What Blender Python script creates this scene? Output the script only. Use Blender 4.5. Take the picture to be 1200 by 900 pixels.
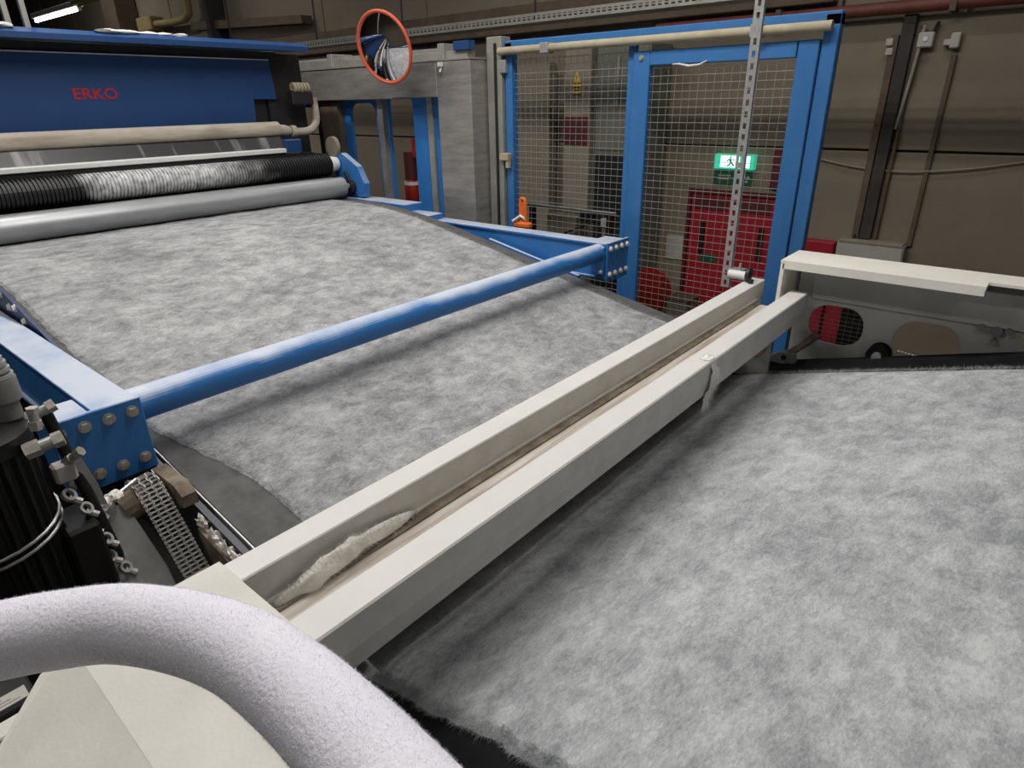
import bpy, math, random
from mathutils import Vector, Matrix, noise
random.seed(7)
scn = bpy.context.scene
col = scn.collection
for o in list(bpy.data.objects):
    bpy.data.objects.remove(o)

# ------------------------------------------------------------------ camera
cd = bpy.data.cameras.new('camera'); cam = bpy.data.objects.new('camera', cd); col.objects.link(cam)
cd.sensor_width = 36.0; cd.lens = 738.33 * 36.0 / 1200.0; cd.clip_start = 0.02; cd.clip_end = 100
yaw, pit, rol = 0.705499253, -0.421969291, 0.0190128663
fw = Vector((math.cos(pit)*math.cos(yaw), math.cos(pit)*math.sin(yaw), math.sin(pit)))
rt = Vector((math.sin(yaw), -math.cos(yaw), 0)); dn = fw.cross(rt)
r2 = math.cos(rol)*rt + math.sin(rol)*dn; d2 = -math.sin(rol)*rt + math.cos(rol)*dn
M3 = Matrix((r2, -d2, -fw)).transposed()
cam.matrix_world = Matrix.Translation((0, 0, 2.85)) @ M3.to_4x4()
scn.camera = cam

# ------------------------------------------------------------------ world, exposure, room light
w = bpy.data.worlds.new('hall_world'); scn.world = w; w.use_nodes = True
bg = w.node_tree.nodes['Background']; bg.inputs[0].default_value = (.9, .95, 1, 1); bg.inputs[1].default_value = .05
scn.view_settings.view_transform = 'Standard'; scn.view_settings.look = 'None'
scn.view_settings.gamma = 1; scn.view_settings.use_curve_mapping = False
scn.view_settings.exposure = -0.08
LAMP_W = 60.0          # watts of one overhead lamp
# lamps over the line, then unseen added fills: (x, y, z, power factor)
LAMPS = [(1.4, 4.7, 5.2, .95, 'overhead strip lamp above the rollers'), (1.7, 2.4, 5.2, .85, 'overhead strip lamp above the blue cross tube'), (2.0, 1.15, 5.2, .95, 'overhead strip lamp above the cream beams'),
         (-0.9, 2.6, 5.2, .6, 'overhead strip lamp left of the production line'), (-.6, -1.9, 5.2, .34, 'added unseen fill lamp behind the viewer'),  # last one added out of view to fill faces towards the camera
         (4.4, 1.2, 5.4, .21, 'added unseen fill lamp between the line and the far wall'), (4.4, 4.6, 5.4, .24, 'added unseen fill lamp above the stainless portal'), (4.4, 9.0, 5.4, .30, 'added unseen fill lamp near the far wall behind the machine'),  # row added out of view to brighten the far wall and gate
         (4.2, 14.0, 5.6, .6, 'added unseen fill lamp at the far end of the hall')]  # added out of view to lift the dark end of the hall

# ------------------------------------------------------------------ materials
def mat(name, color, rough=.6, metal=0.0, c2=None, scale=8.0, bump=0.0, bscale=60.0, detail=5, lo=.35, hi=.65, stretch=None, emit=None, es=0, spec=.5, dust=0, dustc=(.75,.75,.74,1)):
    m = bpy.data.materials.new(name); m.use_nodes = True
    nt = m.node_tree; N = nt.nodes; L = nt.links; b = N['Principled BSDF']
    b.inputs['Roughness'].default_value = rough; b.inputs['Metallic'].default_value = metal
    b.inputs['Specular IOR Level'].default_value = spec
    c = tuple(color)+(1,); b.inputs['Base Color'].default_value = c
    tc = N.new('ShaderNodeTexCoord'); src = tc.outputs['Object']
    if stretch:
        mp = N.new('ShaderNodeMapping'); mp.inputs['Scale'].default_value = stretch; L.new(src, mp.inputs[0]); src = mp.outputs[0]
    out = None
    if c2 is not None:
        n = N.new('ShaderNodeTexNoise'); n.inputs['Scale'].default_value = scale; n.inputs['Detail'].default_value = detail; n.inputs['Roughness'].default_value = .62
        L.new(src, n.inputs['Vector'])
        r = N.new('ShaderNodeMapRange'); r.inputs[1].default_value = lo; r.inputs[2].default_value = hi; L.new(n.outputs[0], r.inputs[0])
        mx = N.new('ShaderNodeMix'); mx.data_type = 'RGBA'; mx.inputs[6].default_value = c; mx.inputs[7].default_value = tuple(c2)+(1,)
        L.new(r.outputs[0], mx.inputs[0]); out = mx.outputs[2]
    if dust:            # settled lint: lies on every face that looks up, on the real surface normal
        g = N.new('ShaderNodeNewGeometry'); s = N.new('ShaderNodeSeparateXYZ'); L.new(g.outputs['True Normal'], s.inputs[0])
        n2 = N.new('ShaderNodeTexNoise'); n2.inputs['Scale'].default_value = 5; n2.inputs['Detail'].default_value = 6; L.new(tc.outputs['Object'], n2.inputs['Vector'])
        ad = N.new('ShaderNodeMath'); ad.operation = 'MULTIPLY_ADD'; L.new(n2.outputs[0], ad.inputs[0]); ad.inputs[1].default_value = 1.1; L.new(s.outputs[2], ad.inputs[2])
        r2_ = N.new('ShaderNodeMapRange'); r2_.inputs[1].default_value = 1.0; r2_.inputs[2].default_value = 1.55; r2_.inputs[4].default_value = dust; L.new(ad.outputs[0], r2_.inputs[0])
        m2 = N.new('ShaderNodeMix'); m2.data_type = 'RGBA'; m2.inputs[6].default_value = c; m2.inputs[7].default_value = dustc
        if out: L.new(out, m2.inputs[6])
        L.new(r2_.outputs[0], m2.inputs[0]); out = m2.outputs[2]
    if out: L.new(out, b.inputs['Base Color'])
    if bump:
        n3 = N.new('ShaderNodeTexNoise'); n3.inputs['Scale'].default_value = bscale; n3.inputs['Detail'].default_value = 4; L.new(src, n3.inputs['Vector'])
        bp = N.new('ShaderNodeBump'); bp.inputs['Strength'].default_value = bump; bp.inputs['Distance'].default_value = .01
        L.new(n3.outputs[0], bp.inputs['Height']); L.new(bp.outputs[0], b.inputs['Normal'])
    if emit:
        b.inputs['Emission Color'].default_value = tuple(emit)+(1,); b.inputs['Emission Strength'].default_value = es
    return m

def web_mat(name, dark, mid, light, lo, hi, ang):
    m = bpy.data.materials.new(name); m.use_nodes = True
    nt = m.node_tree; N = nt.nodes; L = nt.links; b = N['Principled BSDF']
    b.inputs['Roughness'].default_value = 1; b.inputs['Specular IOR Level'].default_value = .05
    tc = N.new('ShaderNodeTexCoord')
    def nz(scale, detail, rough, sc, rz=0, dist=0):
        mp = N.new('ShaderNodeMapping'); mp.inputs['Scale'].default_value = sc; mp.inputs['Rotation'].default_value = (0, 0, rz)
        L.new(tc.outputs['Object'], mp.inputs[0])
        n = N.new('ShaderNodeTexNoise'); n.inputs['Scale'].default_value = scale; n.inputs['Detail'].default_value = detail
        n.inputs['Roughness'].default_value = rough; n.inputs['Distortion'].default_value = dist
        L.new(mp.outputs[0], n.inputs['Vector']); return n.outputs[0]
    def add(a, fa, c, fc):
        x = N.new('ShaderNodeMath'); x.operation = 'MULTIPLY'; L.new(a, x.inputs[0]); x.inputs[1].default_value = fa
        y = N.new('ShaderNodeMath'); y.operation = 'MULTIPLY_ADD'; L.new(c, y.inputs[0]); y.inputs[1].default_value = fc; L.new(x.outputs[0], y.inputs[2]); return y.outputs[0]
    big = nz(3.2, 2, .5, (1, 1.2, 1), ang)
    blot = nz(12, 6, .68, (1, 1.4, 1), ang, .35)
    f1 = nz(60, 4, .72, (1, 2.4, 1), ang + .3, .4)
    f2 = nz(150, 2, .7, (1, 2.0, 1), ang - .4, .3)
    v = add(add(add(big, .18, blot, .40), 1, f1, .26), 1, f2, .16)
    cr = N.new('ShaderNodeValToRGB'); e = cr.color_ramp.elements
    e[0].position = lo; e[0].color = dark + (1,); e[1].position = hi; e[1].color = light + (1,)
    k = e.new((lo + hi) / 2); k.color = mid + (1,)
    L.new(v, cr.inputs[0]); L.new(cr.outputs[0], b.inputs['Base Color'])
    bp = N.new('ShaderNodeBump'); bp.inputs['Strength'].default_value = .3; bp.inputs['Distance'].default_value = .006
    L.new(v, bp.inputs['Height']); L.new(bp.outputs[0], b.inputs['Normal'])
    return m

M = {}
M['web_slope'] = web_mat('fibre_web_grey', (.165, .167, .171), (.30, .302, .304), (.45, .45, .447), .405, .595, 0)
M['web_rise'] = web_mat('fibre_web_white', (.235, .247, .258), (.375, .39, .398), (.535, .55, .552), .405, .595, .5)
M['belt_grey'] = mat('belt_grey', (.075, .074, .072), .9, c2=(.115, .112, .11), scale=14)  # darkened so its bare near strip reads as a cast shadow
M['belt_black'] = mat('belt_black', (.008, .008, .009), .95, c2=(.014, .014, .015), scale=12, spec=.08)
M['blue'] = mat('machine_blue_paint', (.027, .165, .455), .45, c2=(.036, .185, .50), scale=5, dust=.9, dustc=(.58, .62, .69, 1))
M['blue_clean'] = mat('machine_blue_panel', (.013, .052, .165), .42, c2=(.017, .06, .185), scale=3)
M['blue_dark'] = mat('deep_blue_steel', (.012, .03, .10), .5, c2=(.02, .045, .13), scale=9)
M['fence_blue'] = mat('fence_blue_paint', (.03, .145, .38), .45, c2=(.04, .165, .40), scale=7)
M['cream'] = mat('cream_paint', (.56, .545, .52), .5, c2=(.47, .455, .43), scale=10, lo=.45, hi=.75, dust=.7, dustc=(.69, .68, .655, 1))
M['cream_plain'] = mat('cream_sheet', (.64, .625, .57), .5, c2=(.57, .555, .50), scale=6, bump=.05, bscale=120)
M['white_sheet'] = mat('white_sheet', (.84, .81, .75), .45, c2=(.79, .76, .69), scale=6)
M['grey_panel'] = mat('grey_painted_panel', (.50, .49, .45), .55, c2=(.43, .42, .385), scale=5)
M['channel_dust'] = mat('dusty_channel', (.30, .245, .20), .95, c2=(.62, .58, .52), scale=7, stretch=(.35, 6, 1), bump=.3, bscale=90)
M['lint'] = mat('white_lint', (.76, .73, .68), 1, c2=(.64, .61, .56), scale=18, bump=.3, bscale=140, spec=.05)
M['fleece'] = mat('white_fleece', (.85, .84, .90), 1, c2=(.81, .79, .875), scale=14, bump=.22, bscale=260, spec=.05)
M['steel'] = mat('stainless_sheet', (.50, .475, .44), .42, .6, c2=(.34, .32, .29), scale=4, stretch=(1, 1, 6))
M['roller'] = mat('grey_roller', (.36, .37, .38), .42, .35, c2=(.28, .29, .30), scale=12, stretch=(.25, 1, 1))
M['black_rubber'] = mat('black_grooved_rubber', (.010, .010, .011), .45, c2=(.016, .016, .017), scale=9)
M['roller_dust'] = mat('lint_on_roller', (.66, .66, .66), 1, c2=(.40, .40, .40), scale=20, spec=.1)
def ribbed_roller_mat():
    m = mat('black_ribbed_rubber_with_lint', (.010, .010, .011), .5); nt = m.node_tree; N = nt.nodes; L = nt.links; b = N['Principled BSDF']
    tc = N.new('ShaderNodeTexCoord'); sp = N.new('ShaderNodeSeparateXYZ'); L.new(tc.outputs['Object'], sp.inputs[0])
    n = N.new('ShaderNodeTexNoise'); n.inputs['Scale'].default_value = 9; n.inputs['Detail'].default_value = 5; L.new(tc.outputs['Object'], n.inputs['Vector'])
    def rng(a, b_, c, d):
        q = N.new('ShaderNodeMath'); q.operation = 'MULTIPLY_ADD'; L.new(n.outputs[0], q.inputs[0]); q.inputs[1].default_value = c; L.new(sp.outputs[0], q.inputs[2])
        r = N.new('ShaderNodeMapRange'); r.inputs[1].default_value = a; r.inputs[2].default_value = b_; r.inputs[3].default_value = d; r.inputs[4].default_value = 1 - d; L.new(q.outputs[0], r.inputs[0]); return r.outputs[0]
    mu = N.new('ShaderNodeMath'); mu.operation = 'MULTIPLY'; L.new(rng(.0, .09, .25, 0), mu.inputs[0]); L.new(rng(.85, 1.35, .5, 1), mu.inputs[1])
    n2 = N.new('ShaderNodeTexNoise'); n2.inputs['Scale'].default_value = 26; n2.inputs['Detail'].default_value = 4; L.new(tc.outputs['Object'], n2.inputs['Vector'])
    r2 = N.new('ShaderNodeMapRange'); r2.inputs[1].default_value = .3; r2.inputs[2].default_value = .6; r2.inputs[3].default_value = .35; L.new(n2.outputs[0], r2.inputs[0])
    m3 = N.new('ShaderNodeMath'); m3.operation = 'MULTIPLY'; L.new(mu.outputs[0], m3.inputs[0]); L.new(r2.outputs[0], m3.inputs[1])
    mx = N.new('ShaderNodeMix'); mx.data_type = 'RGBA'; mx.inputs[6].default_value = (.010, .010, .011, 1); mx.inputs[7].default_value = (.66, .66, .66, 1); L.new(m3.outputs[0], mx.inputs[0])
    L.new(mx.outputs[2], b.inputs['Base Color']); return m
M['ribbed'] = ribbed_roller_mat()
M['tan'] = mat('dusty_tan_pipe', (.50, .44, .36), .8, c2=(.30, .25, .19), scale=6, stretch=(.4, 3, 3), dust=.8, dustc=(.64, .60, .53, 1))
M['cream_pipe'] = mat('cream_pipe', (.42, .37, .26), .7, c2=(.34, .29, .19), scale=8)
M['dark_sheet'] = mat('dark_smeared_sheet', (.035, .035, .036), .4, c2=(.30, .29, .28), scale=9, lo=.56, hi=.74, stretch=(1, .12, .12), detail=3)
M['dark'] = mat('near_black_steel', (.012, .012, .013), .5, c2=(.022, .02, .019), scale=9)
M['black_gloss'] = mat('black_motor_paint', (.006, .006, .0065), .5, c2=(.012, .0115, .011), scale=12, spec=.3)
M['galv'] = mat('galvanised_steel', (.46, .46, .45), .45, .55, c2=(.36, .36, .35), scale=25)
M['wire'] = mat('galvanised_wire', (.33, .32, .29), .5, .3)
M['bolt'] = mat('zinc_bolt', (.55, .52, .47), .4, .5, c2=(.36, .33, .28), scale=60)
M['white_bolt'] = mat('dusty_bolt', (.75, .75, .74), .6)
M['concrete'] = mat('brown_grey_concrete', (.235, .20, .147), .9, c2=(.195, .165, .12), scale=1.4, bump=.15, bscale=40, detail=8)
M['joint'] = mat('dark_wall_joint', (.03, .026, .02), .95)
M['floor'] = mat('grey_concrete_floor', (.12, .115, .11), .7, c2=(.08, .077, .074), scale=2, detail=8)
M['ceil'] = mat('ceiling_sheet', (.30, .28, .25), .9, c2=(.25, .24, .21), scale=2)
M['red_door'] = mat('red_door_paint', (.36, .012, .025), .5, c2=(.30, .01, .02), scale=4)
M['red'] = mat('red_enamel', (.42, .02, .015), .45, c2=(.34, .015, .012), scale=6)
M['dark_red'] = mat('dark_red_paint', (.10, .012, .016), .6, c2=(.07, .01, .012), scale=9)
M['red_pipe'] = mat('red_brown_pipe', (.16, .04, .025), .6, c2=(.11, .03, .02), scale=8)
M['letter_red'] = mat('red_lettering', (.42, .012, .025), .5)
M['orange'] = mat('orange_plastic', (.85, .18, .02), .5, c2=(.7, .14, .015), scale=40)
M['rim_red'] = mat('orange_red_rim', (.62, .10, .045), .45)
M['mirror'] = mat('convex_mirror_face', (.82, .83, .84), .03, 1.0)
M['beige'] = mat('beige_box', (.28, .245, .19), .7, c2=(.24, .21, .16), scale=6)
M['grey_box'] = mat('pale_grey_plastic', (.45, .43, .39), .6, c2=(.39, .37, .33), scale=6)
M['greenish'] = mat('grey_green_cabinet', (.17, .17, .135), .7, c2=(.14, .14, .11), scale=3)
M['yellow'] = mat('warning_yellow', (.75, .50, .04), .6)
M['olive'] = mat('olive_yellow_paint', (.34, .26, .10), .7, c2=(.26, .2, .08), scale=7)
M['brown'] = mat('brown_steel', (.13, .095, .065), .8, c2=(.09, .066, .045), scale=5)
M['rust'] = mat('rusty_brown_block', (.22, .18, .13), .8, c2=(.10, .075, .05), scale=18)
M['chain'] = mat('steel_chain', (.52, .51, .48), .35, .8)
M['soot'] = mat('sooty_duct', (.055, .048, .040), .85, c2=(.035, .031, .027), scale=5)
M['alu'] = mat('dull_aluminium', (.40, .39, .35), .5, .4, c2=(.32, .31, .28), scale=10)
M['navy'] = mat('navy_plate', (.022, .026, .04), .45, c2=(.04, .045, .06), scale=7)
M['guard_grey'] = mat('grey_guard', (.25, .245, .24), .7, c2=(.16, .156, .15), scale=7)
M['tube_glow'] = mat('glowing_tube', (1, 1, 1), .5, emit=(.93, .88, 1), es=14)
M['exit_glow'] = mat('exit_sign_green', (.02, .55, .35), .5, emit=(.05, .75, .45), es=.55)
M['exit_white'] = mat('exit_sign_white', (.8, 1, .92), .5, emit=(.75, 1, .93), es=1.6)
M['exit_pic'] = mat('exit_sign_pictogram', (.01, .3, .18), .5, emit=(.02, .45, .28), es=.25)
M['sign_green'] = mat('dark_green_sign', (.008, .085, .04), .6)
M['white'] = mat('white_plastic', (.72, .72, .70), .5)
M['black'] = mat('black_plastic', (.012, .012, .012), .5)
M['clear'] = mat('frosted_fibre', (.80, .79, .76), .9, c2=(.70, .69, .66), scale=30)

# ------------------------------------------------------------------ geometry helpers
ORG = {}
class MB:
    def __init__(s): s.v = []; s.f = []
    def add(s, vs, fs):
        k = len(s.v); s.v += [tuple(x) for x in vs]; s.f += [tuple(i + k for i in f) for f in fs]; return s
    def box(s, a, b, ch=0.0):
        a, b = [min(a[i], b[i]) for i in range(3)], [max(a[i], b[i]) for i in range(3)]
        if ch <= 0:
            v = [(x, y, z) for z in (a[2], b[2]) for y in (a[1], b[1]) for x in (a[0], b[0])]
            return s.add(v, [(0, 2, 3, 1), (4, 5, 7, 6), (0, 1, 5, 4), (2, 6, 7, 3), (0, 4, 6, 2), (1, 3, 7, 5)])
        ch = min(ch, *(.45 * (b[i] - a[i]) for i in range(3)))
        V = {}; vs = []
        for sx in (0, 1):
            for sy in (0, 1):
                for sz in (0, 1):
                    P = [(a, b)[k][i] for i, k in enumerate((sx, sy, sz))]
                    S = [1 if k == 0 else -1 for k in (sx, sy, sz)]
                    for ax in range(3):
                        q = [P[i] + (0 if i == ax else S[i] * ch) for i in range(3)]
                        V[(sx, sy, sz, ax)] = len(vs); vs.append(q)
        fs = []
        for ax in range(3):
            o1, o2 = [(1, 2), (2, 0), (0, 1)][ax]
            for sd in (0, 1):
                ring = []
                for p, q in ((0, 0), (1, 0), (1, 1), (0, 1)):
                    k = [0, 0, 0]; k[ax] = sd; k[o1] = p; k[o2] = q; ring.append(V[tuple(k) + (ax,)])
                fs.append(tuple(ring if sd else ring[::-1]))
        for ax in range(3):
            o1, o2 = [(1, 2), (2, 0), (0, 1)][ax]
            for p in (0, 1):
                for q in (0, 1):
                    def K(e, fa):
                        k = [0, 0, 0]; k[ax] = e; k[o1] = p; k[o2] = q; return V[tuple(k) + (fa,)]
                    f = [K(0, o1), K(1, o1), K(1, o2), K(0, o2)]
                    fs.append(tuple(f if p != q else f[::-1]))
        for sx in (0, 1):
            for sy in (0, 1):
                for sz in (0, 1):
                    f = [V[(sx, sy, sz, k)] for k in range(3)]
                    fs.append(tuple(f if (sx + sy + sz) % 2 else f[::-1]))
        return s.add(vs, fs)
    def tube(s, path, r, n=12, cap=True, closed=False):
        P = [Vector(p) for p in path]; m = len(P); R = r if isinstance(r, (list, tuple)) else [r] * m
        t0 = (P[1] - P[0]).normalized(); up = Vector((0, 0, 1)) if abs(t0.z) < .9 else Vector((1, 0, 0))
        u = t0.cross(up).normalized(); vs = []
        for i, p in enumerate(P):
            a = P[(i - 1) % m] if (i > 0 or closed) else p; b = P[(i + 1) % m] if (i < m - 1 or closed) else p
            t = (b - a).normalized(); u = (u - t * u.dot(t)).normalized(); w_ = t.cross(u)
            for k in range(n):
                c = 2 * math.pi * k / n; vs.append(p + R[i] * (math.cos(c) * u + math.sin(c) * w_))
        fs = []
        for i in range(m if closed else m - 1):
            j = (i + 1) % m
            for k in range(n):
                l = (k + 1) % n; fs.append((i * n + k, i * n + l, j * n + l, j * n + k))
        if cap and not closed:
            fs.append(tuple(range(n - 1, -1, -1))); fs.append(tuple((m - 1) * n + k for k in range(n)))
        return s.add(vs, fs)
    def ring(s, c, axis, ro, ri, h, n=24):
        "a flat washer / hollow ring about a point"
        c = Vector(c); ax = Vector(axis).normalized(); u = ax.orthogonal().normalized(); w_ = ax.cross(u); vs = []; fs = []
        for k in range(n):
            a = 2 * math.pi * k / n; d = math.cos(a) * u + math.sin(a) * w_
            vs += [c + d * ro - ax * h / 2, c + d * ro + ax * h / 2, c + d * ri + ax * h / 2, c + d * ri - ax * h / 2]
        for k in range(n):
            l = (k + 1) % n
            for q in range(4): fs.append((4 * k + q, 4 * l + q, 4 * l + (q + 1) % 4, 4 * k + (q + 1) % 4))
        return s.add(vs, fs)
    def prism(s, poly, axis, a, b):
        "polygon in the two other axes, extruded along axis from a to b"
        o = [(1, 2), (0, 2), (0, 1)][axis]; vs = []; n = len(poly)
        for e in (a, b):
            for p in poly:
                q = [0, 0, 0]; q[axis] = e; q[o[0]] = p[0]; q[o[1]] = p[1]; vs.append(q)
        fs = [tuple(range(n - 1, -1, -1)), tuple(range(n, 2 * n))] + [(i, (i + 1) % n, n + (i + 1) % n, n + i) for i in range(n)]
        return s.add(vs, fs)
    def blob(s, c, r, seed=0, amp=.3, n=10, fr=2.2):
        c = Vector(c); vs = []; fs = []; m = 2 * n
        for i in range(n + 1):
            th = math.pi * i / n
            for k in range(m):
                ph = 2 * math.pi * k / m; d = Vector((math.sin(th) * math.cos(ph), math.sin(th) * math.sin(ph), math.cos(th)))
                q = 1 + amp * noise.noise(d * fr + Vector((seed * 3.1, seed, 0)))
                vs.append(c + Vector((d.x * r[0], d.y * r[1], d.z * r[2])) * q)
        for i in range(n):
            for k in range(m):
                fs.append((i * m + k, (i + 1) * m + k, (i + 1) * m + (k + 1) % m, i * m + (k + 1) % m))
        return s.add(vs, fs)
    def build(s, name, material, parent=None, smooth=False, **props):
        o3 = Vector(ORG.get(parent.name, (0, 0, 0))) if parent else Vector((0, 0, 0))
        me = bpy.data.meshes.new(name)
        if parent is None:
            xs = [v[0] for v in s.v]; ys = [v[1] for v in s.v]; zs = [v[2] for v in s.v]
            o3 = Vector(((min(xs) + max(xs)) / 2, (min(ys) + max(ys)) / 2, min(zs)))
        me.from_pydata([tuple(Vector(v) - o3) for v in s.v], [], s.f); me.update()
        import bmesh
        bm = bmesh.new(); bm.from_mesh(me); bmesh.ops.recalc_face_normals(bm, faces=bm.faces); bm.to_mesh(me); bm.free()
        me.materials.append(material)
        if smooth:
            for p in me.polygons: p.use_smooth = True
            try: me.set_sharp_from_angle(angle=math.radians(38))
            except Exception: pass
        ob = bpy.data.objects.new(name, me); col.objects.link(ob)
        if parent: ob.parent = parent; ORG[ob.name] = tuple(o3)
        else: ob.location = o3; ORG[ob.name] = tuple(o3)
        for k, v in props.items(): ob[k] = v
        return ob

def thing(name, label, cat, loc, group=None):
    o = bpy.data.objects.new(name, None); col.objects.link(o); o.location = loc; o.empty_display_size = .1
    o['label'] = label; o['category'] = cat; ORG[o.name] = tuple(loc)
    if group: o['group'] = group
    return o
def tag(o, label, cat, group=None):
    o['label'] = label; o['category'] = cat
    if group: o['group'] = group
    return o
def struct(o): o['kind'] = 'structure'; return o

def plate(name, outline, holes, fn, thick, material, parent=None, **props):
    "flat sheet with real holes; fn maps (u, v, h) to the world"
    cu = bpy.data.curves.new(name, 'CURVE'); cu.dimensions = '2D'; cu.fill_mode = 'BOTH'; cu.extrude = .5
    for poly in [outline] + holes:
        sp = cu.splines.new('POLY'); sp.points.add(len(poly) - 1); sp.use_cyclic_u = True
        for p, q in zip(sp.points, poly): p.co = (q[0], q[1], 0, 1)
    tmp = bpy.data.objects.new('tmp', cu); col.objects.link(tmp)
    me = bpy.data.meshes.new_from_object(tmp.evaluated_get(bpy.context.evaluated_depsgraph_get()))
    b = MB(); b.add([fn(v.co.x, v.co.y, v.co.z * thick) for v in me.vertices], [tuple(p.vertices) for p in me.polygons])
    bpy.data.objects.remove(tmp); bpy.data.curves.remove(cu); bpy.data.meshes.remove(me)
    import bmesh
    ob = b.build(name, material, parent, **props)
    bm = bmesh.new(); bm.from_mesh(ob.data); bmesh.ops.remove_doubles(bm, verts=bm.verts, dist=1e-5); bmesh.ops.recalc_face_normals(bm, faces=bm.faces); bm.to_mesh(ob.data); bm.free()
    return ob
def rrect(x0, y0, x1, y1, r, n=5):
    r = min(r, (x1 - x0) / 2 - 1e-4, (y1 - y0) / 2 - 1e-4); P = []
    for cx, cy, a in ((x1 - r, y1 - r, 0), (x0 + r, y1 - r, 90), (x0 + r, y0 + r, 180), (x1 - r, y0 + r, 270)):
        for k in range(n + 1):
            t = math.radians(a + 90 * k / n); P.append((cx + r * math.cos(t), cy + r * math.sin(t)))
    return P
def text(name, s, fn, size, material, parent, bold=.0, thick=.002, sx=1.0):
    cu = bpy.data.curves.new(name, 'FONT'); cu.body = s; cu.size = size; cu.extrude = .5; cu.offset = bold; cu.align_x = 'LEFT'; cu.resolution_u = 3
    tmp = bpy.data.objects.new('tmp', cu); col.objects.link(tmp)
    me = bpy.data.meshes.new_from_object(tmp.evaluated_get(bpy.context.evaluated_depsgraph_get()))
    b = MB(); b.add([fn(v.co.x * sx, v.co.y, v.co.z * thick) for v in me.vertices], [tuple(p.vertices) for p in me.polygons])
    bpy.data.objects.remove(tmp); bpy.data.curves.remove(cu); bpy.data.meshes.remove(me)
    return b.build(name, material, parent)
def catmull(K, m):
    K = [Vector(k) for k in K]; out = []
    for i in range(len(K) - 1):
        p0, p1, p2, p3 = K[max(i - 1, 0)], K[i], K[i + 1], K[min(i + 2, len(K) - 1)]
        for j in range(m):
            q = j / m; out.append(.5 * ((2 * p1) + (-p0 + p2) * q + (2 * p0 - 5 * p1 + 4 * p2 - p3) * q * q + (-p0 + 3 * p1 - 3 * p2 + p3) * q ** 3))
    out.append(K[-1]); return out
def wires(y0, y1, z0, z1, x, name, parent, py=.046, pz=.0405):
    b = MB(); d = .0014
    z = z0
    while z < z1: b.box((x - d, y0, z - d), (x + d, y1, z + d)); z += pz
    y = y0
    while y < y1: b.box((x + d * .6, y - d * .55, z0), (x + d * 2.0, y + d * .55, z1)); y += py
    o = b.build(name, M['wire'], parent); o['kind'] = 'stuff'; return o
def copy_tree(o, parent=None):
    c = o.copy(); col.objects.link(c)
    if parent: c.parent = parent
    for ch in o.children: copy_tree(ch, c)
    return c
def hexbolt(parent, p, axis, r=.012, h=.012, m='bolt', washer=True):
    b = MB(); p = Vector(p); ax = Vector(axis)
    b.tube([p, p + ax * h], r, 6)
    if washer: b.tube([p - ax * .001, p + ax * h * .3], r * 1.35, 12)
    return b.build('bolt', M[m], parent)
def fibres(name, pts, material, parent, length=.006, width=.0004, spread=.6):
    b = MB()
    for p, n in pts:
        d = (n + Vector((random.gauss(0, spread), random.gauss(0, spread), random.gauss(0, spread)))).normalized()
        L_ = length * random.uniform(.4, 1.4); s = d.cross(Vector((random.random() - .5, random.random() - .5, random.random() - .5))).normalized() * width
        k = d.orthogonal() * L_ * .25 * random.uniform(-1, 1)
        b.add([p - s, p + s, p + d * L_ + k], [(0, 1, 2)])
    o = b.build(name, material, parent); o['kind'] = 'stuff'; return o

# ------------------------------------------------------------------ setting
FX, CZ = 6.0, 7.4
b = MB(); b.box((-5, -7, -.2), (6.3, 24, 0)); struct(b.build('floor', M['floor']))
b = MB(); b.box((-5, -7, CZ), (6.3, 24, CZ + .2)); struct(b.build('ceiling', M['ceil']))
b = MB(); b.box((FX + .03, -7, 0), (FX + .3, 24, CZ)); wall_far = struct(b.build('wall_far', M['joint']))
ORG['wall_far'] = tuple(wall_far.location)
ys = [-5.36, -3.02, -.68, 1.66, 4.0, 6.34, 8.4, 10.6, 12.9, 15.2, 17.5, 19.8, 23.9]
zs = [0.0, 2.437, 4.9, 7.39]
dy0, dy1, dz1 = 1.94, 2.75, 2.01     # the red door's opening
for i in range(len(ys) - 1):
    for k in range(3):
        g = .009
        y0, y1, z0, z1 = ys[i] + g, ys[i + 1] - g, zs[k] + g, zs[k + 1] - g
        px = FX + random.uniform(-.004, .004)
        if k == 0 and y0 < dy0 < y1:
            P = [(y0, z0), (dy0 - .04, z0), (dy0 - .04, dz1 + .04), (dy1 + .04, dz1 + .04), (dy1 + .04, z0), (y1, z0), (y1, z1), (y0, z1)]
            MB().prism(P, 0, px, FX + .035).build('panel', M['concrete'], wall_far)
        else:
            MB().box((px, y0, z0), (FX + .035, y1, z1), .006).build('panel', M['concrete'], wall_far)
b = MB(); b.box((-5.2, -7, 0), (-5, 24, CZ)); struct(b.build('wall_near', M['concrete']))
b = MB(); b.box((-5, 23.9, 0), (6.03, 24.1, CZ)); struct(b.build('wall_end', M['concrete']))
b = MB(); b.box((-5, -7.2, 0), (6.03, -7, CZ)); struct(b.build('wall_back', M['concrete']))
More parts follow.
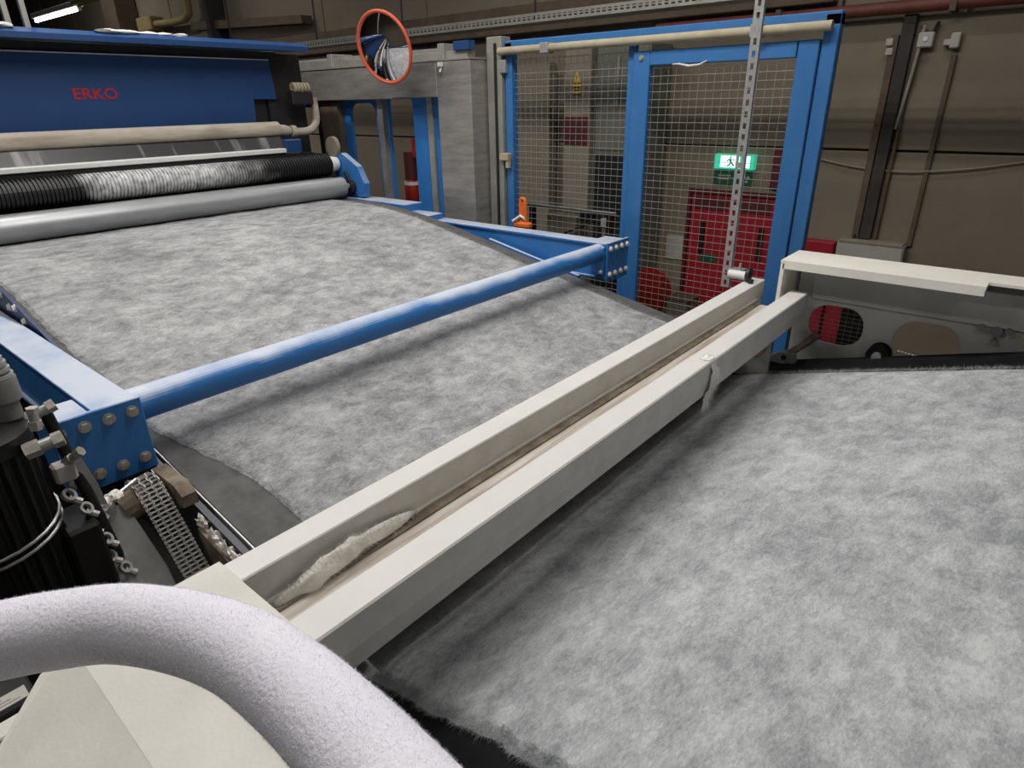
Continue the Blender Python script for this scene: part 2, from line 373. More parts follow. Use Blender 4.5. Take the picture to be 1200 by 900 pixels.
# red fire door in the far wall
dr = bpy.data.objects.new('door_1', None); col.objects.link(dr); dr.location = (FX, 2.345, 0); struct(dr); ORG['door_1'] = (FX, 2.345, 0)
b = MB()
b.box((FX - .03, dy0 - .04, 0), (FX + .03, dy0, dz1 + .04)); b.box((FX - .03, dy1, 0), (FX + .03, dy1 + .04, dz1 + .04)); b.box((FX - .03, dy0, dz1), (FX + .03, dy1, dz1 + .04))
b.build('door_frame', M['dark_red'], dr)
for y0, y1, hy in ((dy0 + .004, 2.343, 2.03), (2.347, dy1 - .004, 2.60)):
    lf = MB().box((FX - .012, y0, .01), (FX + .02, y1, dz1 - .004), .004).build('leaf', M['red_door'], dr)
    MB().box((FX - .05, hy - .02, 1.45), (FX - .012, hy + .02, 1.75), .008).build('handle', M['black'], lf)
    MB().box((FX - .018, y0 + .03, 1.86), (FX - .010, y1 - .03, 1.98), .003).build('top_band', M['dark_red'], lf)  # darker red band across the top of the leaf
MB().box((FX - .02, 2.44, 1.36), (FX - .013, 2.60, 1.44), .002).build('door_plate', M['sign_green'], dr)

# ------------------------------------------------------------------ conveyors and webs
def smooth(a, b_, t):
    t = max(0, min(1, (t - a) / (b_ - a))); return t * t * (3 - 2 * t)
PROF = [(.98, 1.695), (1.1, 1.718), (1.435, 1.787), (1.511, 1.80), (2.45, 1.979), (3.03, 2.095), (3.3, 2.142), (3.49, 2.165), (3.7, 2.182), (3.9, 2.190), (4.3, 2.188)]
def z1(y):
    for (a, za), (c, zc) in zip(PROF, PROF[1:]):
        if y <= c or c == PROF[-1][0]:
            return za + (zc - za) * (y - a) / (c - a)
def z1s(y): return (z1(y - .1 if y > 1.1 else y) + 2 * z1(y) + z1(min(4.3, y + .1))) / 4
def z2(y): return 1.595 + .285 * (.99 - y)

def sheet(fn, xs_fn, y0, y1, nx, ny, th, amp, seed):
    b = MB(); top = []; vs = []
    for j in range(ny + 1):
        y = y0 + (y1 - y0) * j / ny; xa, xb = xs_fn(y)
        for i in range(nx + 1):
            x = xa + (xb - xa) * i / nx; e = min(i, nx - i) / 1.6
            h = amp * (noise.noise(Vector((x * 6, y * 6, seed))) + .5 * noise.noise(Vector((x * 17, y * 17, seed))))
            vs.append((x, y, fn(y) + th * min(1, .12 + .6 * e ** .6) + h * min(1, e)))
    W = nx + 1; n = len(vs)
    fs = [(j * W + i, j * W + i + 1, (j + 1) * W + i + 1, (j + 1) * W + i) for j in range(ny) for i in range(nx)]
    vs2 = [(v[0], v[1], fn(v[1]) + .0015) for v in vs]
    rim = [i for i in range(W)] + [j * W + nx for j in range(1, ny + 1)] + [ny * W + i for i in range(nx - 1, -1, -1)] + [j * W for j in range(ny - 1, 0, -1)]
    fs2 = [tuple(n + i for i in reversed(f)) for f in fs]
    side = [(rim[k], rim[k - 1], n + rim[k - 1], n + rim[k]) for k in range(len(rim))]
    b.add(vs + vs2, fs + fs2 + side); return b
def strip(fn, xa, xb, y0, y1, ny, th):
    b = MB(); vs = []
    for j in range(ny + 1):
        y = y0 + (y1 - y0) * j / ny; z = fn(y); vs += [(xa, y, z), (xb, y, z), (xb, y, z - th), (xa, y, z - th)]
    fs = [(0, 1, 2, 3), (4 * ny + 3, 4 * ny + 2, 4 * ny + 1, 4 * ny)]
    for j in range(ny):
        for k in range(4): fs.append((4 * j + k, 4 * j + 4 + k, 4 * j + 4 + (k + 1) % 4, 4 * j + (k + 1) % 4))
    return b.add(vs, fs)

t = thing('sloped_conveyor', 'grey belt conveyor running down from the rollers under the blue cross tube', 'conveyor', (1.78, 2.6, 0))
strip(z1s, .585, 3.008, 1.0, 4.30, 60, .012).build('belt', M['belt_grey'], t, smooth=True)
b = strip(lambda y: z1s(y) - .014, .555, .58, 1.04, 4.28, 40, .26); b.build('side_plate', M['navy'], t)
b = strip(lambda y: z1s(y) - .014, 3.0, 3.02, 1.04, 4.28, 40, .26); b.build('side_plate', M['guard_grey'], t)
b = strip(lambda y: z1s(y) + .0, .578, .582, 1.3, 4.0, 40, .012); b.build('edge_trim', M['galv'], t)
for x in (.62, 2.9):
    for y in (1.4, 4.0): MB().box((x - .04, y - .04, 0), (x + .04, y + .04, 1.45 if y < 2 else 1.95)).build('leg', M['dark'], t)
def wx1(y):
    n_ = .012 * noise.noise(Vector((y * 5, 3, 0))) + .006 * noise.noise(Vector((y * 21, 3, 0)))
    m_ = .010 * noise.noise(Vector((y * 4, 9, 0)))
    return (.612 + .115 * (1 - smooth(1.55, 2.15, y)) + n_, 2.905 + m_)  # near edge drawn in so bare dark belt stands in for a shadow
web1 = thing('fibre_web', 'mottled grey sheet of loose fibre lying on the sloping conveyor', 'fibre web', (1.78, 2.6, 1.72))
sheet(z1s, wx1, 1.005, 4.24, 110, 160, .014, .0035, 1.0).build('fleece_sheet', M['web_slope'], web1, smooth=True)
pts = []
for k in range(4500):
    y = random.uniform(1.05, 3.9); s = random.choice((0, 1)); x = wx1(y)[s] + (random.uniform(-.004, .02) if s == 0 else -random.uniform(-.004, .02))
    pts.append((Vector((x, y, z1s(y) + .006)), Vector((-1 if s == 0 else 1, 0, .7))))
fibres('edge_fuzz', pts, M['web_slope'], web1, .018, .0006)

t = thing('rising_conveyor', 'black belt conveyor rising towards the viewer right of the cream beams', 'conveyor', (1.78, -.3, 0))
strip(z2, .43, 3.118, -1.9, 1.30, 12, .014).build('belt', M['belt_black'], t)
strip(lambda y: z2(y) + .002, 3.119, 3.135, -1.9, .93, 6, .05).build('edge_rail', M['belt_black'], t)
for x in (.6, 2.9):
    for y in (.6, -1.4): MB().box((x - .04, y - .04, 0), (x + .04, y + .04, z2(y) - .03)).build('leg', M['dark'], t)
def wx2(y):
    n_ = .016 * noise.noise(Vector((y * 6, 13, 0))) + .010 * noise.noise(Vector((y * 22, 13, 0)))
    return (.60 + n_ + .02 * smooth(.4, 0, y), 2.90 + .008 * noise.noise(Vector((y * 6, 19, 0))))
web2 = thing('fibre_web', 'whitish cloudy sheet of loose fibre lying on the black rising belt', 'fibre web', (1.78, -.3, 1.6))
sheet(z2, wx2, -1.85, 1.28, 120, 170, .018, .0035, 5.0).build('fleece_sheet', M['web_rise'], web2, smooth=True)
pts = []
for k in range(16000):
    y = random.uniform(-.3, .96); s = 0 if random.random() < .7 else 1; x = wx2(y)[s] + (random.uniform(-.006, .03) if s == 0 else -random.uniform(-.004, .02))
    pts.append((Vector((x, y, z2(y) + random.uniform(.006, .016))), Vector((-1 if s == 0 else 1, random.uniform(-.5, .5), .3))))
fibres('edge_fuzz', pts, M['web_rise'], web2, .016, .0004)

# ------------------------------------------------------------------ cream suction channel between the conveyors
t = thing('suction_channel', 'long cream double beam with a dusty channel spanning between the two webs', 'machine beam', (1.75, .93, 1.6))
ra = MB().box((.386, 1.030, 1.925), (3.19, 1.104, 2.010), .003).build('rear_rail', M['cream'], t)
MB().box((.386, 1.022, 1.915), (3.10, 1.034, 1.932), .003).build('rail_lip', M['grey_panel'], ra)
b = MB().prism([(.863, 2.010), (.790, 2.010), (.786, 2.006), (.786, 1.935), (.802, 1.872), (.863, 1.872)], 0, .386, 3.072)
fr = b.build('front_rail', M['cream'], t)
MB().box((.38, .858, 1.905), (3.06, 1.06, 1.918), .002).build('channel_floor', M['channel_dust'], t)
MB().box((.39, .994, 1.918), (3.06, 1.0295, 1.924)).build('dark_strip', M['rust'], t)  # dark brown strip lying on the channel floor by the rear rail
MB().prism([(.8635, 1.918), (.8635, 1.968), (.872, 1.966), (.925, 1.918)], 0, .39, 3.06).build('inner_slope', M['cream_plain'], t)
b = MB(); b.box((3.165, 1.034, 1.62), (3.185, 1.10, 1.93)); b.box((3.0, 1.05, 1.60), (3.19, 1.09, 1.63)); b.build('end_bracket', M['cream'], t)
MB().prism([(.86, 1.60), (1.02, 1.60), (1.0, 1.87), (.87, 1.87)], 0, 2.90, 2.915).build('end_post', M['grey_panel'], t)
MB().box((2.80, .88, 1.74), (2.89, .96, 1.87), .01).build('olive_block', M['olive'], t)
b = MB()
K = [(.43, 1.012, 1.926), (.48, 1.006, 1.934), (.54, 1.004, 1.942), (.60, 1.004, 1.952), (.64, 1.008, 1.952), (.70, 1.012, 1.945), (.82, 1.02, 1.935)]
kk = catmull(K, 6); nk = len(kk); fz = []
vs = []
for i, p in enumerate(kk):
    q = i / (nk - 1); r = .023 * max(0, math.sin(math.pi * q)) ** .6 * (1 + .5 * noise.noise(Vector((q * 5, 0, 4)))) + .002
    for k in range(20):
        a = 2 * math.pi * k / 20; d = Vector((0, .62 * math.cos(a), math.sin(a))); f_ = 1 + .45 * noise.noise(Vector((q * 9, d.y * 1.3, d.z * 1.3)))
        vs.append(p + d * r * f_); fz.append((vs[-1], d))
b.add(vs, [(i * 20 + k, i * 20 + (k + 1) % 20, (i + 1) * 20 + (k + 1) % 20, (i + 1) * 20 + k) for i in range(nk - 1) for k in range(20)])
o = b.build('lint_clump', M['lint'], None, smooth=True); tag(o, 'white lump of lint caught inside the near end of the beam channel', 'lint'); fibres('fuzz', [random.choice(fz) for _ in range(5000)], M['lint'], o, .012, .0003)
b = MB()
vs = []
for j in range(15):
    q = j / 14; zz = 2.013 - .19 * q; yy = .783 - .006 * (q > .15) + (.02 * q if q > .6 else 0)
    if j < 3: yy, zz = .83 - .02 * j, 2.0125
    for i in range(5):
        x = 1.995 + .05 * i / 4 + .012 * noise.noise(Vector((i * .9, j * .5, 2))) - .01 * q
        vs.append((x, yy - .004 * noise.noise(Vector((i, j * .7, 7))), zz + (.02 * noise.noise(Vector((i * 3., 1, 1))) if j == 14 else 0)))
b.add(vs, [(j * 5 + i, j * 5 + i + 1, j * 5 + i + 6, j * 5 + i + 5) for j in range(14) for i in range(4)])
o = b.build('fibre_strand', M['clear'], None, smooth=True); tag(o, 'pale strand of fibre hanging over the front cream beam onto the white web', 'lint')
sol = o.modifiers.new('thick', 'SOLIDIFY'); sol.thickness = .0015
fibres('loose_fibres', [(random.choice([Vector(v) for v in vs]) + Vector((random.gauss(0, .008), -.003, random.gauss(0, .006))), Vector((0, -.4, -1))) for _ in range(1600)], M['clear'], o, .022, .0003, .35)

# ------------------------------------------------------------------ near end housing (cream) and far end cover (white)
t = thing('near_end_housing', 'cream sheet metal housing at the near end of the beams under the fleece covered rail', 'machine cover', (.2, .3, 1.0))
MB().prism([(.086, -1.2), (.385, -1.2), (.385, 1.108), (.119, 1.108)], 2, 2.008, 2.018).build('top_plate', M['cream_plain'], t)
fl = [(.119, 1.107, 2.0175), (.0655, 1.087, 2.003), (-.052, .985, 1.962), (-.30, .750, 1.875), (-.30, -1.2, 1.875), (.086, -1.2, 2.0175)]
MB().add(fl + [(p[0], p[1], p[2] - .008) for p in fl], [(0, 1, 2, 5), (2, 3, 4, 5), (11, 8, 7, 6), (11, 10, 9, 8)] + [(i, i + 6, (i + 1) % 6 + 6, (i + 1) % 6) for i in range(6)]).build('sloped_flap', M['cream_plain'], t)
b = MB(); b.box((.374, -1.2, 1.25), (.384, .77, 2.007)); b.box((.11, 1.096, 1.40), (.384, 1.106, 2.007)); b.build('side_panel', M['cream_plain'], t)
MB().tube([(.175, 1.00, 2.018), (.175, 1.00, 2.0205)], .009, 14).build('plug', M['grey_panel'], t)
b = MB(); b.box((.12, -1.15, 0), (.36, 1.05, 1.25)); b.build('base_cabinet', M['grey_panel'], t)
o = thing('label_box', 'small black box with a pale rating label beside the cream housing', 'control box', (-.03, 1.22, 0))
MB().box((-.12, 1.175, 1.80), (.058, 1.26, 1.90), .004).build('case', M['black'], o)
q = MB().box((-.05, 1.181, 1.9005), (.048, 1.214, 1.903)).build('rating_label', M['grey_box'], o)
b = MB()
for k in range(3): b.box((-.035, 1.187 + .008 * k, 1.903), (.036 - .012 * k, 1.190 + .008 * k, 1.9034))
b.build('print_lines', M['guard_grey'], q)
MB().tube([(-.03, 1.22, 0), (-.03, 1.22, 1.80)], .015, 8).build('post', M['dark'], o)
o = thing('cream_strip', 'narrow cream strip running left from the cream housing below the black box', 'trim strip', (-.12, 1.145, 0))
MB().box((-.32, 1.125, 1.865), (.045, 1.165, 1.895), .003).build('strip', M['cream_plain'], o)
MB().tube([(-.20, 1.145, 0), (-.20, 1.145, 1.865)], .012, 8).build('strip_post', M['dark'], o)

t = thing('far_end_cover', 'white open-fronted hood with a grey pierced side panel beyond the black belt', 'machine cover', (3.15, 0, 1.0))
MB().prism([(3.0, .912), (3.26, .912), (3.26, -1.6), (3.09, -1.6), (3.09, .129), (3.0, .129)], 2, 2.148, 2.160).build('hood_top', M['white_sheet'], t)
MB().box((3.0, .13, 2.122), (3.012, .9, 2.148)).build('front_lip', M['white_sheet'], t)
MB().box((3.0, .892, 1.93), (3.255, .910, 2.148), .002).build('hood_end', M['white_sheet'], t)
MB().box((3.09, -1.6, 2.125), (3.10, .128, 2.148)).build('front_lip', M['dark'], t)
fn = lambda u, v, h: (3.205 + h, u, v)
holes = [rrect(.552, 1.742, .795, 1.932, .085, 8), rrect(.165, 1.72, .425, 1.925, .09, 8)]
for c in ((.43, 2.02), (.40, 2.0), (.26, 1.985), (.445, 1.96), (-.02, 1.93)): holes.append([(c[0] + .008 * math.cos(k * math.pi / 4), c[1] + .008 * math.sin(k * math.pi / 4)) for k in range(8)])
sp = plate('side_panel', [(-1.6, 1.35), (.868, 1.35), (.868, 2.147), (-1.6, 2.147)], holes, fn, .012, M['grey_panel'], t)
MB().box((3.186, -1.6, 1.955), (3.199, .80, 2.10), .002).build('stiffener', M['grey_panel'], t)
b = MB()
b.tube([(3.18, .06, 1.94), (3.186, .06, 1.94)], .022, 12); b.tube([(3.17, .115, 1.95), (3.186, .115, 1.95)], .014, 8); b.tube([(3.17, .02, 1.95), (3.186, .02, 1.95)], .014, 8)
b.tube([(3.17, .06, 1.90), (3.199, .06, 1.90)], .010, 8); b.build('latch', M['guard_grey'], t)
for y in (.46, -.10):
    q = MB().ring((3.16, y, 1.752), (1, 0, 0), .048, .022, .07, 28).build('bearing', M['belt_black'], t)
    MB().tube([(3.11, y, 1.752), (3.2, y, 1.752)], .020, 16).build('shaft_end', M['galv'], q)
b = MB(); b.box((3.12, -1.5, 0), (3.24, .80, 1.35)); b.build('base_cabinet', M['grey_panel'], t)
wires(.50, .84, 1.70, 1.96, 3.30, 'wire_guard', t, .03, .022)
MB().box((3.31, .47, 1.70), (3.33, .68, 1.96)).build('dark_backing', M['dark'], t)
o = thing('lever_clamp', 'worn silver lever clamp at the far end of the cream beam by the black belt', 'clamp', (3.05, .84, 1.63))
b = MB(); b.prism([(.90, 1.640), (.93, 1.655), (.86, 1.700), (.80, 1.700), (.79, 1.655), (.85, 1.640)], 0, 3.06, 3.10); b.build('jaw', M['galv'], o)
b = MB(); b.tube([(3.09, .83, 1.69), (3.12, .79, 1.725), (3.15, .73, 1.795)], [.018, .016, .022], 10); b.build('handle', M['rust'], o)
b = MB(); b.tube([(3.055, .845, 1.675), (3.11, .845, 1.675)], .012, 10); b.build('pivot', M['dark'], o)
b = MB(); n_ = 15
for k in range(n_):
    q = k / n_; b.tube([(3.13, .385 - .21 * q, 1.796 - .022 * q), (3.13, .385 - .21 * (q + .65 / n_), 1.796 - .022 * (q + .65 / n_))], .0032, 6)
o = b.build('bead_cord', M['white'], None); tag(o, 'white beaded cord stretched across the second opening of the grey panel', 'cord')

# ------------------------------------------------------------------ blue bracing frame
t = thing('bracing_frame', 'blue steel frame, two side beams and a dusty cross tube above the grey web', 'machine frame', (1.8, 2.4, 2.0))
MB().tube([(.545, 1.948, 2.047), (3.075, 1.948, 2.047)], .051, 32).build('cross_tube', M['blue'], t, smooth=True)
def side_beam(xin, sgn, yend, ylong):
    X = lambda d: xin - sgn * d          # d grows outwards from the web
    b = MB()
    b.box((X(0), yend + .012, 2.088), (X(.115), ylong, 2.102), .002)
    b.box((X(0), yend + .012, 1.895), (X(.115), ylong, 1.909), .002)
    b.box((X(.010), yend + .012, 1.909), (X(.024), ylong, 2.088))
    b.box((X(.088), yend + .012, 1.909), (X(.102), ylong, 2.088))
    sb = b.build('side_beam', M['blue'], t)
    MB().box((X(-.004), yend, 1.882), (X(.225), yend + .014, 2.108), .003).build('end_plate', M['blue'], sb)
    MB().box((X(.118), yend + .014, 1.90), (X(.222), yend + .16, 2.098), .003).build('stub_block', M['blue'], sb)
    for d in (.025, .085, .145, .205):
        for z in (2.072, 1.925): hexbolt(sb, (X(d), yend, z), (0, -1, 0), .0125, .012, 'bolt' if sgn > 0 else 'white_bolt')
    return sb
sb = side_beam(.545, 1, 1.85, 4.6)
sb2 = side_beam(3.075, -1, 1.885, 3.55)
MB().box((3.052, 1.90, 1.925), (3.074, 1.985, 2.085), .003).build('tube_flange', M['blue'], sb2)
for z in (1.945, 2.07): hexbolt(sb2, (3.052, 1.915, z), (-1, 0, 0), .008, .008, 'white_bolt')
MB().box((.546, 1.90, 1.95), (.552, 2.0, 2.086), .002).build('tube_flange', M['blue'], sb)
# posts that carry the frame
b = MB(); b.box((3.10, 3.4, 0), (3.17, 3.47, 1.895)); b.build('post', M['blue_dark'], t)
b = MB(); b.box((.46, 4.3, 0), (.53, 4.37, 1.895)); b.build('post', M['blue_dark'], t)
b = MB()
b.prism([(2.25, 2.0), (4.3, 2.45), (4.3, 2.05), (2.25, 1.95)], 0, .556, .566)
wp = b.build('web_guard', M['blue_dark'], t)
for y, z in ((2.92, 2.11), (3.0, 2.15), (3.08, 2.14), (3.16, 2.18), (3.3, 2.18)): hexbolt(wp, (.556, y, z), (-1, 0, 0), .012, .010, 'white_bolt')
b = strip(lambda y: z1s(y) + .006, 3.022, 3.046, 2.05, 2.75, 20, .03); b.build('dusty_ledge', M['blue'], t)
b = MB(); b.box((3.04, 3.55, 2.10), (3.20, 4.25, 2.19), .004); b.box((3.02, 3.30, 2.08), (3.16, 3.62, 2.14), .004); b.build('shelf', M['blue'], t)
# ------------------------------------------------------------------ drive side machinery, near left
t = thing('gear_motor', 'black electric motor with cables and fittings left of the blue end plate', 'motor', (.17, 1.72, 1.2))
b = MB()
for k in range(48):
    a0, a1 = 2 * math.pi * k / 48, 2 * math.pi * (k + 1) / 48
mc = (.150, 1.70)
prof = []
for k in range(96):
    a = 2 * math.pi * k / 96; r = .112 if k % 4 < 2 else .102
    prof.append((mc[0] + r * math.cos(a), mc[1] + r * math.sin(a)))
b.prism(prof, 2, 1.62, 2.17); bd = b.build('motor_body', M['black_gloss'], t)
b = MB(); b.tube([(mc[0], mc[1], 2.165), (mc[0], mc[1], 2.20), (mc[0], mc[1], 2.215)], [.116, .116, .08], 28); b.build('end_bell', M['black_gloss'], t, smooth=True)
b = MB(); b.tube([(mc[0], mc[1], 1.40), (mc[0], mc[1], 1.60), (mc[0], mc[1], 1.63)], [.12, .12, .10], 28); b.box((.06, 1.60, 1.25), (.33, 1.84, 1.50), .01); b.build('gearbox', M['black_gloss'], t, smooth=True)
b = MB(); b.box((.24, 1.60, 1.60), (.315, 1.74, 1.93), .008); b.build('terminal_box', M['black_gloss'], t)
b = MB(); b.box((.08, 1.6, 0), (.3, 1.84, 1.25)); b.build('pedestal', M['dark'], t)
b = MB()
for z in (1.985, 1.965): b.tube([(mc[0] + .1155 * math.cos(a / 12 * math.pi), mc[1] + .1155 * math.sin(a / 12 * math.pi), z + .006 * a) for a in range(-14, 3)], .004, 6)
b.build('cable_tie', M['galv'], t, smooth=True)
o = thing('filter_regulator', 'grey ringed regulator cap on top of the black motor beside the blue beam', 'valve', (.255, 1.72, 2.215))
cx, cy = .238, 1.70
b = MB(); b.tube([(cx, cy, 2.215), (cx, cy, 2.25), (cx, cy, 2.26), (cx, cy, 2.31)], [.026, .026, .036, .036], 20); b.build('body', M['guard_grey'], o, smooth=True)
b = MB()
for k in range(3): b.tube([(cx, cy, 2.312 + .014 * k), (cx, cy, 2.321 + .014 * k)], .034 - .003 * k, 20)
b.tube([(cx, cy, 2.31), (cx, cy, 2.36)], .024, 16); b.tube([(cx - .004, cy, 2.36), (cx - .004, cy, 2.39)], .014, 12); b.build('ringed_cap', M['galv'], o)
def fitting(x, y, z, s, label, d=(1, 0, .2)):
    o = thing('pipe_fitting', label, 'pipe fitting', (x, y, z)); d = Vector(d).normalized(); p = Vector((x, y, z))
    MB().tube([p, p + d * .030 * s], .019 * s, 6).build('nut', M['bolt'], o)
    MB().tube([p + d * .028 * s, p + d * .06 * s], .014 * s, 14).build('sleeve', M['galv'], o)
    MB().tube([p + d * .055 * s, p + d * .075 * s], .018 * s, 6).build('nut', M['bolt'], o)
    return o
fitting(.265, 1.71, 2.195, 0.85, 'brass coloured pipe fitting just right of the ringed regulator cap', (.8, -.1, .25))
fitting(.262, 1.62, 2.20, .7, 'small pipe fitting standing upright beside the black motor top', (.1, 0, 1))
fitting(.225, 1.60, 2.165, 1.0, 'large pipe fitting lying in front of the ringed regulator cap', (.9, -.2, .15))
fitting(.30, 1.66, 2.08, .7, 'lowest small pipe fitting on the black motor near the end plate bolts', (.5, -.5, .5))
o = thing('spring_coupler', 'row of silver coil couplers hanging along a black rod beside the black motor', 'coupling', (.315, 1.69, 1.7))
b = MB(); b.tube([(.306, 1.72, 2.19), (.326, 1.68, 1.96), (.345, 1.66, 1.72), (.36, 1.64, 1.5)], .014, 10); b.build('rod', M['black_gloss'], o, smooth=True)
for k in range(6):
    z = 2.005 - .05 * k; x = .285 + .009 * k + (.010 if k % 2 else -.004); y = 1.645 - .003 * k
    b = MB(); b.ring((x, y, z), (.5, -.6, .6), .017, .010, .010, 16); b.build('ring', M['galv'], o)
    b = MB(); b.tube([(x, y + .01, z - .012), (x + .02, y, z - .03)], .009, 8); b.build('stud', M['bolt'], o)
o = thing('switch_bracket', 'pale grey limit switch bracket hanging below the blue end plate corner', 'bracket', (.35, 1.80, 1.8))
b = MB(); b.box((.268, 1.645, 2.035), (.315, 1.68, 2.085), .006); b.build('switch_body', M['grey_box'], o)
b = MB(); b.prism([(.312, 2.07), (.336, 2.075), (.352, 1.99), (.358, 1.92), (.336, 1.92), (.332, 1.99)], 1, 1.68, 1.69); b.build('bracket_arm', M['galv'], o)
b = MB(); b.blob((.352, 1.695, 1.915), (.028, .018, .018), 5, .6, 8, 2.4); b.blob((.382, 1.70, 1.925), (.020, .018, .014), 8, .6, 8, 2.4); b.blob((.338, 1.69, 1.885), (.016, .016, .018), 9, .6, 8, 2.4); b.build('lint_coat', M['lint'], o, smooth=True)
b = MB(); b.tube([(.39, 1.71, 1.918), (.445, 1.71, 1.94)], .006, 8); b.build('pin', M['chain'], o)
gp = [(.341, 1.717, 1.885), (.404, 1.718, 1.887), (.409, 1.699, 1.851), (.43, 1.62, 1.71), (.43, 1.56, 1.60), (.29, 1.56, 1.60), (.30, 1.617, 1.702), (.329, 1.669, 1.797)]
o = MB().add(gp + [(p[0], p[1] + .012, p[2] - .008) for p in gp], [(0, 1, 2, 3, 4, 5, 6, 7), (15, 14, 13, 12, 11, 10, 9, 8)] + [(k, k + 8, (k + 1) % 8 + 8, (k + 1) % 8) for k in range(8)]).build('guard_plate', M['guard_grey'], None)
tag(o, 'plain grey sheet guard with a slanted edge left of the roller chain', 'guard')
b = MB(); b.tube([(.36, 1.59, 0.0), (.36, 1.59, 1.60)], .012, 8)
tag(b.build('guard_post', M['dark'], None), 'thin dark post under the grey sheet guard beside the chain', 'post')
# triple roller chain
t = thing('chain_drive', 'steel triple roller chain hanging from a brown hub beside the conveyor edge', 'chain drive', (.48, 1.6, 1.2))
path = [Vector((.462, 1.765, 1.905)), Vector((.463, 1.735, 1.925)), Vector((.465, 1.705, 1.910)), Vector((.468, 1.68, 1.87)), Vector((.482, 1.59, 1.70)), Vector((.492, 1.53, 1.59)), Vector((.50, 1.48, 1.45)), Vector((.51, 1.45, 1.25))]
def along(path, step):
    out = []; cur = 0.0; need = 0.0
    for a, c in zip(path, path[1:]):
        L_ = (c - a).length
        while need <= cur + L_:
            q = (need - cur) / L_; out.append((a.lerp(c, q), (c - a).normalized())); need += step
        cur += L_
    return out
ch = along(path, .0127)
def chain_plates(rows):
    b = MB()
    for i, (p, tg) in enumerate(ch):
        ux = Vector((1, -.25, 0)); ux = (ux - tg * ux.dot(tg)).normalized(); n_ = ux.cross(tg)
        for k in range(4):
            c = p + ux * (.0195 * (k - 1.5)); off = .002 if i % 2 else -.002; c = c + ux * off
            vs = [c + tg * sa * .0075 + n_ * sb_ * .0055 + ux * sc * .0013 for sa in (-1, 1) for sb_ in (-1, 1) for sc in (-1, 1)]
            b.add(vs, [(0, 1, 3, 2), (4, 6, 7, 5), (0, 4, 5, 1), (2, 3, 7, 6), (0, 2, 6, 4), (1, 5, 7, 3)])
    return b
o = chain_plates(3).build('link_plates', M['chain'], t); o['kind'] = 'stuff'
b = MB()
for i, (p, tg) in enumerate(ch):
    ux = Vector((1, -.25, 0)); ux = (ux - tg * ux.dot(tg)).normalized(); b.tube([p - ux * .034, p + ux * .034], .0038, 6)
o = b.build('chain_rollers', M['chain'], t); o['kind'] = 'stuff'
b = MB()
o = MB().prism([(1.62, 1.85), (1.62, 1.885), (1.66, 1.905), (1.80, 1.905), (1.80, 1.82), (1.74, 1.80)], 0, .512, .552).build('chain_block', M['rust'], t)
b = MB().tube([(.40, 1.74, 1.855), (.45, 1.74, 1.87), (.50, 1.75, 1.88)], [.045, .05, .045], 16)
b.build('wheel_hub', M['rust'], t)
b = MB(); b.prism([(1.30, 1.55), (1.34, 1.70), (1.50, 1.745), (1.62, 1.77), (1.62, 1.55)], 0, .530, .552)
tag(b.build('guide_block', M['rust'], None), 'brown steel guide block between the chain and the dark conveyor side', 'steel block')
b = MB()
for k, (y, z, r) in enumerate(((1.62, 1.755, .016), (1.56, 1.735, .020), (1.50, 1.715, .024), (1.46, 1.68, .022), (1.43, 1.715, .022), (1.40, 1.69, .020), (1.54, 1.69, .014))):
    b.blob((.546, y, z + .025), (.012, r * 1.7, r * 1.3), 20 + k, .9, 8, 2.4)
tag(b.build('lint_clump', M['lint'], None, smooth=True), 'grey white lint stuck on the dark conveyor side behind the rear cream rail', 'lint')
b = MB(); b.box((.40, 1.12, 1.35), (.55, 1.32, 1.55), .01); b.box((.44, 1.16, 0), (.52, 1.28, 1.35))
tag(b.build('drive_casing', M['dark'], None), 'dark drive casing hidden low behind the cream housing corner', 'machine casing')

# ------------------------------------------------------------------ fleece covered hand rail in front
t = thing('hand_rail', 'thick bent hand rail wrapped in fuzzy white fleece in the foreground', 'hand rail', (.1, .5, 1.0))
key = [(-.34, .80, 2.375), (-.14, .745, 2.382), (-.03, .70, 2.387), (.03, .665, 2.389), (.068, .636, 2.390), (.105, .596, 2.394), (.137, .527, 2.402), (.155, .448, 2.415), (.158, .365, 2.427), (.154, .296, 2.438), (.149, .243, 2.446), (.142, .16, 2.452), (.135, .0, 2.455)]
rail = catmull(key, 8)
b = MB(); b.tube(rail, .0368, 48); b.build('fleece_tube', M['fleece'], t, smooth=True)
b = MB(); b.tube([(-.34, .80, 2.37), (-.34, .80, 0)], .025, 12); b.build('rail_post', M['cream_plain'], t)
b = MB(); b.tube([(.135, .0, 2.45), (.135, .0, 2.018)], .025, 12); b.build('rail_post', M['cream_plain'], t)
pts = []
for k in range(42000):
    i = random.randrange(8, len(rail) - 12); p = rail[i].lerp(rail[i + 1], random.random()); tg = (rail[i + 1] - rail[i]).normalized()
    u = tg.cross(Vector((0, 0, 1))).normalized(); w_ = u.cross(tg); a = random.uniform(-.5, math.pi + .5)
    n_ = math.cos(a) * u + math.sin(a) * w_; pts.append((p + n_ * .0365, n_))
fibres('fuzz', pts, M['fleece'], t, .0024, .00016, .9)

